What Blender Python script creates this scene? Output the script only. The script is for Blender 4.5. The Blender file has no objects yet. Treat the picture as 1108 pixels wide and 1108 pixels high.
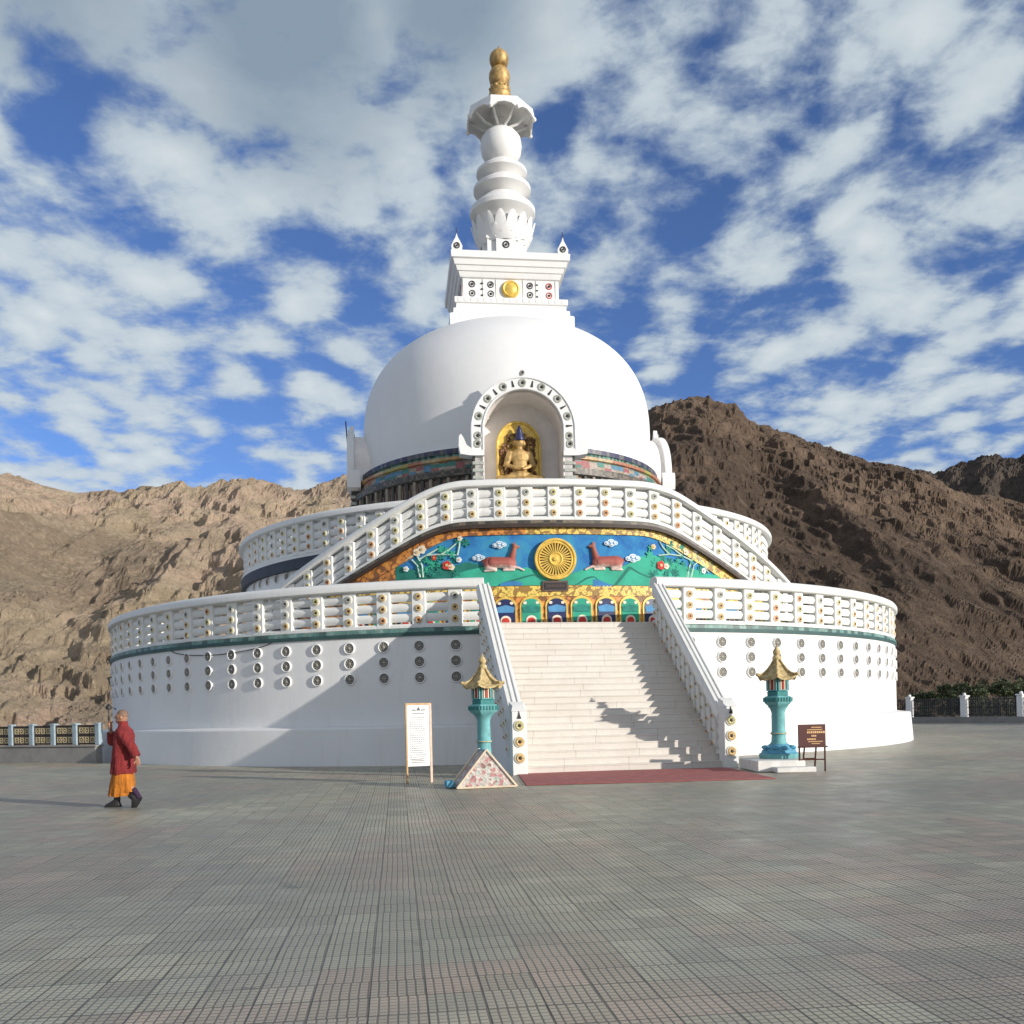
import bpy, bmesh, math, random
import numpy as np
from mathutils import Vector, Matrix
random.seed(7); rng = np.random.default_rng(7)
scene = bpy.context.scene
COL = scene.collection
R = math.radians
PI = math.pi

# ------------------------------------------------------------------ camera model (fitted)
RHO = R(1.326)
CR, SR = math.cos(RHO), math.sin(RHO)
HZ = 769.5
def ray(x, y):
    u = x-554; v = HZ-y
    return ((u*CR+v*SR)/1000.0, (-u*SR+v*CR)/1000.0)
def at(x, y, Y):
    a, b = ray(x, y)
    return Vector((a*Y, Y, 1.5+b*Y))
PHI = R(7.1)
AX, AY = 0.05, 44.3            # stupa axis
def to_local(p):
    dx, dy = p[0]-AX, p[1]-AY
    return Vector((dx*math.cos(PHI)+dy*math.sin(PHI), -dx*math.sin(PHI)+dy*math.cos(PHI), p[2]))
def cyl(x, y, Rr):
    a, b = ray(x, y)
    A = a*a+1; B = a*AX+AY; C = AX*AX+AY*AY-Rr*Rr
    t = (B-math.sqrt(max(0, B*B-A*C)))/A
    return math.degrees(math.atan2(a*t-AX, AY-t))-7.1, 1.5+b*t

# ------------------------------------------------------------------ materials
def srgb(r, g, b):
    f = lambda c: (c/255/12.92) if c/255 <= .04045 else ((c/255+.055)/1.055)**2.4
    return (f(r), f(g), f(b), 1)
class NT:
    def __init__(s, name):
        s.mat = bpy.data.materials.new(name); s.mat.use_nodes = True
        s.t = s.mat.node_tree; s.n = s.t.nodes; s.l = s.t.links
        s.b = s.n['Principled BSDF']
    def node(s, typ, **kw):
        n = s.n.new(typ)
        for k, v in kw.items():
            if k.startswith('i_'):
                n.inputs[k[2:].replace('_', ' ')].default_value = v
            else: setattr(n, k, v)
        return n
    def link(s, a, b): s.l.new(a, b)
    def noise(s, vec, scale, detail=5, rough=.55, dist=0):
        n = s.n.new('ShaderNodeTexNoise'); n.inputs['Scale'].default_value = scale
        n.inputs['Detail'].default_value = detail; n.inputs['Roughness'].default_value = rough
        n.inputs['Distortion'].default_value = dist
        if vec is not None: s.link(vec, n.inputs['Vector'])
        return n.outputs['Fac']
    def ramp(s, fac, stops, interp='LINEAR'):
        n = s.n.new('ShaderNodeValToRGB'); cr = n.color_ramp; cr.interpolation = interp
        while len(cr.elements) < len(stops): cr.elements.new(.5)
        for e, (p, c) in zip(cr.elements, stops):
            e.position = p; e.color = c if len(c) == 4 else (*c, 1)
        s.link(fac, n.inputs['Fac']); return n.outputs['Color']
    def mix(s, fac, a, b, mode='MIX'):
        n = s.n.new('ShaderNodeMix'); n.data_type = 'RGBA'; n.blend_type = mode
        for sock, v in ((n.inputs[0], fac), (n.inputs[6], a), (n.inputs[7], b)):
            if hasattr(v, 'is_linked'): s.link(v, sock)
            elif isinstance(v, (int, float)): sock.default_value = v
            else: sock.default_value = v if len(v) == 4 else (*v, 1)
        return n.outputs[2]
    def math(s, op, a, b=None, c=None, clamp=False):
        n = s.n.new('ShaderNodeMath'); n.operation = op; n.use_clamp = clamp
        for i, v in enumerate((a, b, c)):
            if v is None: continue
            if hasattr(v, 'is_linked'): s.link(v, n.inputs[i])
            else: n.inputs[i].default_value = v
        return n.outputs[0]
    def bump(s, h, strength=.3, dist=.02):
        n = s.n.new('ShaderNodeBump'); n.inputs['Strength'].default_value = strength
        n.inputs['Distance'].default_value = dist
        s.link(h, n.inputs['Height']); s.link(n.outputs['Normal'], s.b.inputs['Normal']); return n
    def obj(s):
        if not hasattr(s, '_tc'): s._tc = s.n.new('ShaderNodeTexCoord')
        return s._tc.outputs['Object']
    def geo(s):
        if not hasattr(s, '_g'): s._g = s.n.new('ShaderNodeNewGeometry')
        return s._g.outputs['Position']
    def sep(s, v):
        n = s.n.new('ShaderNodeSeparateXYZ'); s.link(v, n.inputs[0]); return n.outputs
    def comb(s, x, y, z):
        n = s.n.new('ShaderNodeCombineXYZ')
        for i, v in enumerate((x, y, z)):
            if hasattr(v, 'is_linked'): s.link(v, n.inputs[i])
            else: n.inputs[i].default_value = v
        return n.outputs[0]
    def col(s, c): s.link(c, s.b.inputs['Base Color'])

M = {}
def simple(name, c, rough=.6, var=.15, scale=3.0, metal=0, bump=0, spec=None):
    """painted / plain surface with a little wear"""
    t = NT(name); v = t.geo()
    n = t.noise(v, scale, 6, .6)
    dark = tuple(x*(1-var) for x in c[:3]); lite = tuple(min(1, x*(1+var*.6)) for x in c[:3])
    t.col(t.ramp(n, [(.3, dark), (.7, lite)]))
    t.b.inputs['Roughness'].default_value = rough; t.b.inputs['Metallic'].default_value = metal
    if spec is not None: t.b.inputs['Specular IOR Level'].default_value = spec
    if bump: t.bump(t.noise(v, scale*12, 4, .6), bump, .01)
    M[name] = t.mat; return t.mat

def white_paint(name, base, stain=.5):
    t = NT(name); v = t.geo(); x, y, z = t.sep(v)
    n1 = t.noise(v, .6, 6, .6)
    streak = t.noise(t.comb(t.math('MULTIPLY', x, 3.0), t.math('MULTIPLY', y, 3.0), t.math('MULTIPLY', z, .35)), 1.0, 6, .65)
    n3 = t.noise(v, 14, 4, .6)
    c = t.ramp(n1, [(.3, tuple(b*.95 for b in base)), (.65, base)])
    m = t.ramp(streak, [(.55, (0, 0, 0)), (.8, (1, 1, 1))])
    c = t.mix(t.math('MULTIPLY', m, .36*stain), c, (.52, .49, .44))
    m2 = t.ramp(n3, [(.62, (0, 0, 0)), (.75, (1, 1, 1))])
    c = t.mix(t.math('MULTIPLY', m2, .2*stain), c, (.45, .42, .38))
    t.col(c); t.b.inputs['Roughness'].default_value = .62
    t.bump(t.math('ADD', t.noise(v, 2.2, 5, .6), t.math('MULTIPLY', t.noise(v, 40, 3, .6), .25)), .25, .03)
    M[name] = t.mat; return t.mat
white_paint('white_paint', (.77, .765, .745), .6)
white_paint('wall_white', (.76, .755, .735), 1.0)
white_paint('dome_white', (.775, .775, .76), .4)
white_paint('rail_white', (.735, .735, .70), 1.3)

def marble():
    t = NT('stair_marble'); v = t.obj(); x, y, z = t.sep(v)
    n = t.noise(v, 1.3, 6, .6); n2 = t.noise(v, 9, 5, .6)
    c = t.ramp(n, [(.3, (.585, .54, .475)), (.55, (.645, .61, .55)), (.75, (.61, .565, .48))])
    # slab joints staggered by step
    row = t.math('FLOOR', t.math('MULTIPLY', z, 1/.1695))
    sh = t.math('FRACT', t.math('MULTIPLY', t.math('SINE', t.math('MULTIPLY', row, 12.99)), 43.7))
    fx = t.math('FRACT', t.math('ADD', t.math('MULTIPLY', x, .62), sh))
    jl = t.math('LESS_THAN', fx, .012)
    wn = t.n.new('ShaderNodeTexWhiteNoise'); wn.noise_dimensions = '2D'
    t.link(t.comb(t.math('FLOOR', t.math('ADD', t.math('MULTIPLY', x, .62), sh)), row, 0), wn.inputs['Vector'])
    c = t.mix(t.math('MULTIPLY', wn.outputs['Value'], .30), c, (.56, .50, .42))
    c = t.mix(t.math('MULTIPLY', t.ramp(n2, [(.5, (0, 0, 0)), (.8, (1, 1, 1))]), .35), c, (.5, .45, .38))
    c = t.mix(t.math('MULTIPLY', jl, .6), c, (.38, .34, .29))
    t.col(c); t.b.inputs['Roughness'].default_value = .4
    t.bump(n2, .15, .01); M['stair_marble'] = t.mat
marble()

def plaza():
    t = NT('paver_tiles'); v = t.obj(); x, y, z = t.sep(v)
    s1, s2 = .30, .05
    x0, y0 = x, y
    jw = t.n.new('ShaderNodeTexWhiteNoise'); jw.noise_dimensions = '3D'
    t.link(t.comb(t.math('FLOOR', t.math('DIVIDE', x0, s1)), t.math('FLOOR', t.math('DIVIDE', y0, s1)), 3.0), jw.inputs['Vector'])
    jr, jg, jb = t.sep(jw.outputs['Color'])
    wig = t.noise(v, 1.1, 4, .6)
    def lines(sp, w):
        out = []
        for a, jj in ((x, jr), (y, jg)):
            if sp < .1: a = t.math('ADD', a, t.math('MULTIPLY', jj, .012))
            a = t.math('ADD', a, t.math('MULTIPLY', wig, .007))
            f = t.math('ABSOLUTE', t.math('SUBTRACT', t.math('FRACT', t.math('DIVIDE', a, sp)), .5))
            mr = t.n.new('ShaderNodeMapRange'); mr.interpolation_type = 'SMOOTHSTEP'
            mr.inputs['From Min'].default_value = .5-w; mr.inputs['From Max'].default_value = .5-w*.35
            t.link(f, mr.inputs['Value']); out.append(mr.outputs['Result'])
        return out
    j = lines(s1, .022); g = lines(s2, .16)
    joint = t.math('MAXIMUM', j[0], j[1])
    groove = t.math('MAXIMUM', g[0], t.math('MULTIPLY', g[1], .8))
    cell = t.comb(t.math('FLOOR', t.math('DIVIDE', x, s1)), t.math('FLOOR', t.math('DIVIDE', y, s1)), 0)
    wn = t.n.new('ShaderNodeTexWhiteNoise'); wn.noise_dimensions = '2D'; t.link(cell, wn.inputs['Vector'])
    big = t.noise(v, .22, 5, .6, .4); med = t.noise(v, 1.4, 6, .65); fine = t.noise(v, 55, 3, .6)
    c = t.ramp(wn.outputs['Value'], [(0, (.37, .35, .29)), (.4, (.42, .40, .335)), (.8, (.45, .425, .355)), (1, (.39, .345, .285))])
    cv = t.comb(t.math('MULTIPLY', t.math('FLOOR', t.math('DIVIDE', x, s1*2)), s1*2), t.math('MULTIPLY', t.math('FLOOR', t.math('DIVIDE', y, s1*2)), s1*2), 0)
    pk = t.ramp(t.noise(cv, .30, 6, .75), [(.50, (0, 0, 0)), (.56, (1, 1, 1))])
    wn2 = t.n.new('ShaderNodeTexWhiteNoise'); wn2.noise_dimensions = '3D'
    t.link(t.comb(t.math('FLOOR', t.math('DIVIDE', x, s1)), t.math('FLOOR', t.math('DIVIDE', y, s1)), 7.0), wn2.inputs['Vector'])
    c = t.mix(t.math('MULTIPLY', t.math('MULTIPLY', pk, t.math('ADD', .45, t.math('MULTIPLY', wn2.outputs['Value'], .55))), .85), c, (.45, .315, .275))
    c = t.mix(t.ramp(big, [(.35, (.45, .45, .45)), (.65, (0, 0, 0))]), c, (.22, .21, .18))
    dust = t.ramp(med, [(.5, (0, 0, 0)), (.75, (1, 1, 1))])
    c = t.mix(t.math('MULTIPLY', dust, .45), c, (.56, .51, .42))
    blot = t.ramp(t.noise(v, .8, 7, .72, 1.0), [(.60, (0, 0, 0)), (.68, (1, 1, 1))])
    c = t.mix(t.math('MULTIPLY', blot, .45), c, (.20, .185, .155))
    c = t.mix(t.math('MULTIPLY', groove, .76), c, (.07, .067, .057))
    c = t.mix(t.math('MULTIPLY', joint, t.math('ADD', .45, t.math('MULTIPLY', t.noise(v, 1.7, 4, .6), .9, clamp=True), clamp=True)), c, (.025, .023, .02))
    c = t.mix(t.math('MULTIPLY', t.ramp(fine, [(.55, (0, 0, 0)), (.75, (1, 1, 1))]), .18), c, (.5, .47, .42))
    tv = t.math('ADD', .86, t.math('MULTIPLY', wn2.outputs['Value'], .26))
    c = t.mix(1.0, c, t.comb(t.math('MULTIPLY', tv, 1.18), t.math('MULTIPLY', tv, 1.185), t.math('MULTIPLY', tv, 1.03)), 'MULTIPLY')
    patch = t.noise(v, .11, 6, .62, .8)
    c = t.mix(t.math('MULTIPLY', t.ramp(patch, [(.46, (0, 0, 0)), (.58, (1, 1, 1))]), .45), c, (.20, .20, .175))
    spot = t.ramp(t.noise(v, 2.6, 8, .75, .6), [(.63, (0, 0, 0)), (.67, (1, 1, 1))])
    c = t.mix(t.math('MULTIPLY', spot, .6), c, (.10, .095, .085))
    chip = t.ramp(t.noise(v, 7, 6, .7), [(.67, (0, 0, 0)), (.70, (1, 1, 1))])
    c = t.mix(t.math('MULTIPLY', chip, .6), c, (.52, .50, .43))
    t.col(c)
    t.b.inputs['Roughness'].default_value = .5
    t.link(t.ramp(med, [(.3, (.32,)*3), (.7, (.58,)*3)]), t.b.inputs['Roughness'])
    h = t.math('SUBTRACT', t.math('ADD', t.math('MULTIPLY', wn.outputs['Value'], .15), t.math('MULTIPLY', fine, .12)), t.math('MAXIMUM', t.math('MULTIPLY', groove, .6), joint))
    t.bump(h, .9, .010); M['paver_tiles'] = t.mat
plaza()

def rock(name, stops, seed, dark, scrub=None, sc=1.0, pale=None):
    t = NT(name); v0 = t.geo()
    mp = t.n.new('ShaderNodeMapping'); mp.inputs['Location'].default_value = (seed*37, seed*11, 0); t.link(v0, mp.inputs['Vector']); v = mp.outputs[0]
    n1 = t.noise(v, .014*sc, 8, .65, .8); n2 = t.noise(v, .085*sc, 10, .72, .5); n3 = t.noise(v, .5*sc, 8, .78)
    c = t.ramp(n1, stops)
    c = t.mix(t.ramp(t.noise(v, .006*sc, 5, .6, .5), [(.50, (0, 0, 0)), (.60, (.7, .7, .7))]), c, tuple(q*.9 for q in dark))
    c = t.mix(t.math('MULTIPLY', t.ramp(n2, [(.38, (1, 1, 1)), (.52, (0, 0, 0))]), .6), c, dark)
    if pale: c = t.mix(t.math('MULTIPLY', t.ramp(n2, [(.52, (0, 0, 0)), (.66, (1, 1, 1))]), .5), c, pale)
    c = t.mix(t.math('MULTIPLY', t.ramp(n3, [(.54, (0, 0, 0)), (.66, (1, 1, 1))]), .45), c, tuple(min(1, q*1.45) for q in stops[-1][1][:3]))
    c = t.mix(t.math('MULTIPLY', t.ramp(n3, [(.36, (1, 1, 1)), (.45, (0, 0, 0))]), .75), c, tuple(q*.7 for q in dark))
    if scrub:
        sp = t.ramp(t.noise(v, .8*sc, 4, .65), [(.58, (0, 0, 0)), (.63, (1, 1, 1))])
        c = t.mix(t.math('MULTIPLY', sp, .7), c, scrub)
    t.col(c); t.b.inputs['Roughness'].default_value = .95; t.b.inputs['Specular IOR Level'].default_value = .1
    h = t.math('ADD', t.math('MULTIPLY', n2, 1.2), t.math('MULTIPLY', n3, .8))
    t.bump(h, 1.0, 4.2/sc); M[name] = t.mat
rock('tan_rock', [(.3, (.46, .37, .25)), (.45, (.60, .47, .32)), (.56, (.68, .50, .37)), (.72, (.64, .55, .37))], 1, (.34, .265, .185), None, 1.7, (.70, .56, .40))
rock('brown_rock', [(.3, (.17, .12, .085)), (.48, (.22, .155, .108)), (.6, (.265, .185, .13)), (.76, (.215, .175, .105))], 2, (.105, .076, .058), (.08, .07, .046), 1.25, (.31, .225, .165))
rock('far_rock', [(.3, (.10, .085, .068)), (.55, (.14, .11, .088)), (.75, (.16, .13, .10))], 3, (.045, .04, .036), (.035, .04, .03), .8)

simple('dry_ground', (.26, .21, .15), .95, .3, .05)
simple('kerb_stone', (.26, .25, .23), .8, .2, 2, bump=.3)
simple('kerb_dark', (.07, .07, .068), .7, .2, 2)
simple('teal_trim', (.10, .33, .29), .6, .3, 2.5)
simple('teal_dark', (.035, .09, .085), .6, .3, 2.5)
simple('cream_trim', (.78, .74, .62), .6, .12, 6)
simple('ochre', (.62, .42, .18), .55, .25, 8)
simple('orange', (.64, .32, .15), .55, .2, 8)
simple('olive', (.55, .50, .24), .55, .25, 8)
simple('grey_green', (.42, .43, .38), .55, .25, 8)
simple('pale_tan', (.70, .58, .42), .55, .15, 8)
simple('near_black', (.025, .023, .022), .5, .2, 8)
simple('dark_disc', (.15, .142, .128), .6, .35, 14, bump=.3)
simple('disc_lines', (.33, .31, .26), .6, .25, 14)
simple('gold', (.50, .33, .13), .58, .5, 5, metal=.45)
simple('gold_paint', (.74, .50, .10), .5, .3, 5, metal=.2)
simple('gold_dark', (.16, .075, .03), .5, .3, 9, metal=.2)
simple('navy', (.018, .025, .10), .45, .3, 4)
simple('deep_band', (.03, .04, .055), .6, .3, 3)
simple('sky_blue', (.055, .22, .52), .55, .25, 1.2)
simple('mid_blue', (.09, .28, .50), .8, .2, 3)
simple('lake_blue', (.04, .19, .42), .8, .2, 3)
simple('hill_green', (.035, .37, .24), .8, .3, 1.4)
simple('hill_green_dark', (.015, .17, .13), .8, .3, 2.5)
simple('leaf_teal', (.02, .22, .17), .8, .4, 6)
simple('cloud_white', (.70, .76, .78), .8, .12, 5)
simple('branch_pale', (.45, .62, .50), .8, .2, 5)
simple('flower_red', (.55, .045, .03), .8, .25, 6)
simple('flower_white', (.78, .70, .55), .8, .15, 6)
simple('carpet_red', (.38, .12, .105), .9, .25, 4, bump=.4)
simple('plaque_brown', (.12, .07, .06), .5, .2, 6)
def cloth(name, c):
    t = NT(name); v = t.obj(); x, y, z = t.sep(v)
    f = t.noise(t.comb(t.math('MULTIPLY', x, 9), t.math('MULTIPLY', y, 9), t.math('MULTIPLY', z, 3.2)), 1.0, 6, .6, 1.2)
    n = t.noise(v, 120, 3, .6)
    t.col(t.ramp(t.noise(v, 6, 5, .65), [(.3, tuple(q*.72 for q in c)), (.7, tuple(min(1, q*1.15) for q in c))]))
    t.b.inputs['Roughness'].default_value = .9
    t.bump(t.math('ADD', f, t.math('MULTIPLY', n, .06)), 1.0, .075); M[name] = t.mat
cloth('maroon_cloth', (.235, .022, .022)); cloth('orange_cloth', (.50, .165, .014))
simple('skin', (.38, .19, .115), .55, .1, 20)
simple('hair', (.20, .115, .075), .7, .3, 60)
simple('shoe_black', (.016, .014, .013), .55, .2, 20)
simple('sock_purple', (.035, .012, .04), .9, .2, 20)
simple('board_white', (.72, .72, .69), .35, .05, 3)
simple('print_grey', (.10, .10, .11), .6, .1, 3)
simple('wood_gold', (.50, .30, .12), .5, .25, 9)
simple('wood_pale', (.62, .45, .34), .5, .2, 9)
simple('wood_brown', (.075, .024, .014), .45, .3, 9)
simple('sign_brown', (.085, .022, .015), .4, .15, 4)
simple('sign_letter', (.78, .47, .20), .5, .1, 4)
simple('lantern_teal', (.15, .40, .40), .7, .25, 6)
simple('lantern_teal_deep', (.04, .22, .21), .7, .25, 6)
simple('lantern_blue', (.10, .33, .46), .65, .25, 6)
simple('lantern_gold', (.55, .42, .20), .7, .55, 12, metal=.05)
simple('iron', (.03, .03, .032), .5, .3, 5, metal=.4)
simple('post_blue', (.30, .38, .42), .6, .2, 4)
simple('panel_dark', (.045, .028, .02), .6, .3, 6)
simple('motif_cream', (.55, .45, .26), .6, .3, 6)
simple('lattice_brown', (.16, .115, .085), .6, .3, 5)
simple('lattice_pale', (.26, .22, .16), .6, .3, 5)
simple('lattice_dark', (.05, .045, .035), .6, .4, 9)
simple('niche_wall', (.80, .76, .72), .7, .1, 2)
simple('bark', (.10, .07, .045), .9, .3, 10)
simple('slab_stone', (.72, .70, .65), .7, .15, 5, bump=.3)
simple('cable', (.05, .05, .055), .6, .1, 5)

def leafmat(name, a, b):
    t = NT(name)
    oi = t.n.new('ShaderNodeNewGeometry')
    t.col(t.ramp(oi.outputs['Random Per Island'], [(0, a), (1, b)])); t.b.inputs['Roughness'].default_value = .8
    M[name] = t.mat
leafmat('leaf', (.025, .04, .015), (.08, .10, .035))

def ang_pattern(name, cols, per, z_sc=0):
    """painted blocks alternating round the axis of the stupa (Object coords)"""
    t = NT(name); v = t.obj(); x, y, z = t.sep(v)
    a = t.math('MULTIPLY', t.math('ARCTAN2', x, y), per/(2*PI))
    wn = t.n.new('ShaderNodeTexWhiteNoise'); wn.noise_dimensions = '2D'
    t.link(t.comb(t.math('FLOOR', a), t.math('FLOOR', t.math('MULTIPLY', z, z_sc)) if z_sc else 0, 0), wn.inputs['Vector'])
    k = len(cols)
    c = t.ramp(wn.outputs['Value'], [(i/k, q) for i, q in enumerate(cols)], 'CONSTANT')
    c = t.mix(t.math('MULTIPLY', t.ramp(t.noise(v, 9, 6, .75), [(.35, (0, 0, 0)), (.7, (1, 1, 1))]), .8), c, (.05, .045, .035))
    t.col(c); t.b.inputs['Roughness'].default_value = .5; M[name] = t.mat
ang_pattern('block_bands', [(.05, .27, .20), (.42, .12, .12), (.10, .28, .42), (.45, .36, .25), (.05, .20, .16), (.50, .40, .33)], 120, 6)
ang_pattern('block_navy', [(.018, .025, .10), (.09, .09, .11), (.03, .035, .12), (.16, .15, .16)], 300)
ang_pattern('block_warm', [(.56, .34, .12), (.50, .20, .10), (.45, .40, .10), (.58, .42, .22)], 60)
ang_pattern('block_teal', [(.16, .34, .29), (.13, .29, .26), (.25, .42, .37), (.06, .14, .13)], 420)
ang_pattern('block_carve', [(.07, .06, .045), (.14, .12, .09), (.04, .035, .03), (.20, .16, .11)], 420, 8)

def border_mat(name, a, b, d, sc):
    t = NT(name); v = t.obj()
    vo = t.n.new('ShaderNodeTexVoronoi'); vo.inputs['Scale'].default_value = sc; t.link(v, vo.inputs['Vector'])
    n = t.noise(v, sc*.9, 5, .7, 1.5)
    c = t.ramp(vo.outputs['Distance'], [(.0, b), (.33, a), (.52, a), (.62, d)])
    c = t.mix(t.ramp(n, [(.54, (0, 0, 0)), (.60, (1, 1, 1))]), c, d)
    t.col(c); t.b.inputs['Roughness'].default_value = .5
    t.bump(n, .5, .03); M[name] = t.mat
border_mat('border_orange', (.66, .25, .05), (.72, .42, .10), (.22, .09, .03), 6)
border_mat('border_yellow', (.78, .58, .12), (.70, .30, .08), (.30, .17, .04), 7)

def sky_painting():
    t = NT('mural_sky'); v = t.obj()
    n = t.noise(v, .9, 5, .6, .8); n2 = t.noise(v, 3.5, 6, .65, 1.2)
    c = t.ramp(n, [(.3, (.012, .10, .34)), (.5, (.03, .21, .45)), (.72, (.06, .33, .43))])
    c = t.mix(t.ramp(n2, [(.56, (0, 0, 0)), (.66, (.6, .6, .6))]), c, (.03, .30, .33))
    t.col(c); t.b.inputs['Roughness'].default_value = .85; t.bump(n2, .2, .02); M['mural_sky'] = t.mat
sky_painting()

def mosaic():
    t = NT('prayer_cloth'); v = t.obj()
    vo = t.n.new('ShaderNodeTexVoronoi'); vo.inputs['Scale'].default_value = 15; t.link(v, vo.inputs['Vector'])
    s = t.sep(vo.outputs['Color'])
    c = t.ramp(s[0], [(0, (.46, .22, .21)), (.18, (.58, .52, .46)), (.42, (.42, .48, .42)), (.56, (.52, .39, .35)), (.74, (.62, .57, .51)), (.93, (.24, .13, .12))], 'CONSTANT')
    n = t.noise(v, 30, 4, .6)
    c = t.mix(t.ramp(n, [(.5, (0, 0, 0)), (.6, (.7, .7, .7))]), c, (.30, .24, .22))
    t.col(c); t.b.inputs['Roughness'].default_value = .75; t.bump(vo.outputs['Distance'], .6, .02); M['prayer_cloth'] = t.mat
mosaic()

def deermat():
    t = NT('deer_coat'); v = t.obj(); x, y, z = t.sep(v)
    n = t.noise(v, 5, 4, .6)
    k = t.math('ADD', z, t.math('MULTIPLY', t.math('SUBTRACT', n, .5), .25))
    t.col(t.ramp(k, [(.11, (.72, .55, .48)), (.19, (.42, .15, .12)), (.38, (.30, .07, .055)), (.8, (.36, .13, .08))]))
    t.b.inputs['Roughness'].default_value = .8; M['deer_coat'] = t.mat
deermat()

# ------------------------------------------------------------------ mesh builder
class MB:
    def __init__(s): s.v = []; s.f = []; s.m = []
    def add(s, vs, fs, mat=0):
        o = len(s.v); s.v += [tuple(p) for p in vs]
        for i, f in enumerate(fs):
            s.f.append([o+j for j in f]); s.m.append(mat[i] if isinstance(mat, list) else mat)
    def box(s, x0, x1, y0, y1, z0, z1, mat=0, mx=None, b=0.0):
        if b > 0:
            prof = [(x0+b, y0), (x1-b, y0), (x1, y0+b), (x1, y1-b), (x1-b, y1), (x0+b, y1), (x0, y1-b), (x0, y0+b)]
            cx, cy = (x0+x1)/2, (y0+y1)/2; kx = 1-b/(abs(x1-x0)/2); ky = 1-b/(abs(y1-y0)/2)
            ins = [(cx+(px-cx)*kx, cy+(py-cy)*ky) for px, py in prof]
            rings = [[(px, py, z0) for px, py in ins], [(px, py, z0+b) for px, py in prof], [(px, py, z1-b) for px, py in prof], [(px, py, z1) for px, py in ins]]
            vs = [p for r in rings for p in r]; fs = []
            for k in range(3):
                for i in range(8):
                    j = (i+1) % 8; fs.append([k*8+i, k*8+j, (k+1)*8+j, (k+1)*8+i])
            fs.append(list(range(7, -1, -1))); fs.append(list(range(24, 32)))
        else:
            vs = [(x0, y0, z0), (x1, y0, z0), (x1, y1, z0), (x0, y1, z0), (x0, y0, z1), (x1, y0, z1), (x1, y1, z1), (x0, y1, z1)]
            fs = [[3, 2, 1, 0], [4, 5, 6, 7], [0, 1, 5, 4], [1, 2, 6, 5], [2, 3, 7, 6], [3, 0, 4, 7]]
        if mx is not None: vs = [mx @ Vector(p) for p in vs]
        s.add(vs, fs, mat)
    def lathe(s, prof, n=48, mat=0, c=(0, 0), a0=0, a1=360, mx=None, caps=True):
        """prof: (r,z) bottom to top; angle measured from -y toward +x; mat may be a list per segment"""
        full = abs(a1-a0) >= 359.9
        na = n if full else n+1
        vs = []
        for r, z in prof:
            for i in range(na):
                a = R(a0+(a1-a0)*i/n)
                vs.append((c[0]+r*math.sin(a), c[1]-r*math.cos(a), z))
        if mx is not None: vs = [mx @ Vector(p) for p in vs]
        fs = []; ms = []
        for k in range(len(prof)-1):
            for i in range(n):
                j = (i+1) % na
                fs.append([k*na+i, k*na+j, (k+1)*na+j, (k+1)*na+i]); ms.append(mat[k] if isinstance(mat, list) else mat)
        if caps and full:
            fs.append([i for i in range(na)][::-1]); ms.append(mat[0] if isinstance(mat, list) else mat)
            fs.append([(len(prof)-1)*na+i for i in range(na)]); ms.append(mat[-1] if isinstance(mat, list) else mat)
        s.add(vs, fs, ms)
    def sweep(s, frames, sec, mat=0, closed=False):
        """frames: (x,y,z,nx,ny); sec: closed loop of (out,h); mat may be list per section edge"""
        n = len(sec); vs = []
        for (x, y, z, nx, ny) in frames:
            for o, h in sec: vs.append((x+nx*o, y+ny*o, z+h))
        fs = []; ms = []
        L = len(frames)
        for k in range(L if closed else L-1):
            kk = (k+1) % L
            for i in range(n):
                j = (i+1) % n
                fs.append([k*n+i, kk*n+i, kk*n+j, k*n+j]); ms.append(mat[i] if isinstance(mat, list) else mat)
        if not closed:
            fs.append(list(range(n))); ms.append(mat[0] if isinstance(mat, list) else mat)
            fs.append([(L-1)*n+i for i in range(n)][::-1]); ms.append(mat[0] if isinstance(mat, list) else mat)
        s.add(vs, fs, ms)
    def tube(s, pts, rad, n=8, mat=0, cap=True):
        pts = [Vector(p) for p in pts]
        rs = rad if isinstance(rad, (list, tuple)) else [rad]*len(pts)
        vs = []; up = Vector((0.13, 0.31, 0.94))
        for i, p in enumerate(pts):
            d = (pts[min(i+1, len(pts)-1)]-pts[max(i-1, 0)])
            d = d.normalized() if d.length > 1e-9 else Vector((0, 0, 1))
            a = d.cross(up)
            if a.length < .05: a = d.cross(Vector((1, 0, 0)))
            a.normalize(); b = d.cross(a)
            for k in range(n):
                t = 2*PI*k/n; vs.append(p+(a*math.cos(t)+b*math.sin(t))*rs[i])
        fs = []
        for i in range(len(pts)-1):
            for k in range(n):
                j = (k+1) % n; fs.append([i*n+k, i*n+j, (i+1)*n+j, (i+1)*n+k])
        if cap:
            fs.append(list(range(n))[::-1]); fs.append([(len(pts)-1)*n+k for k in range(n)])
        s.add(vs, fs, mat)
    def ball(s, c, r, mat=0, n=14, mx=None):
        rx, ry, rz = r if isinstance(r, (tuple, list)) else (r, r, r)
        vs = []; m = max(6, n//2+1); fs = []
        for i in range(m+1):
            a = PI*i/m
            for k in range(n):
                t = 2*PI*k/n
                vs.append((rx*math.sin(a)*math.cos(t), ry*math.sin(a)*math.sin(t), -rz*math.cos(a)))
        for i in range(m):
            for k in range(n):
                j = (k+1) % n; fs.append([i*n+k, i*n+j, (i+1)*n+j, (i+1)*n+k])
        if mx is not None: vs = [mx @ Vector(p) for p in vs]
        vs = [(p[0]+c[0], p[1]+c[1], p[2]+c[2]) for p in vs]
        s.add(vs, fs, mat)
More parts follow.
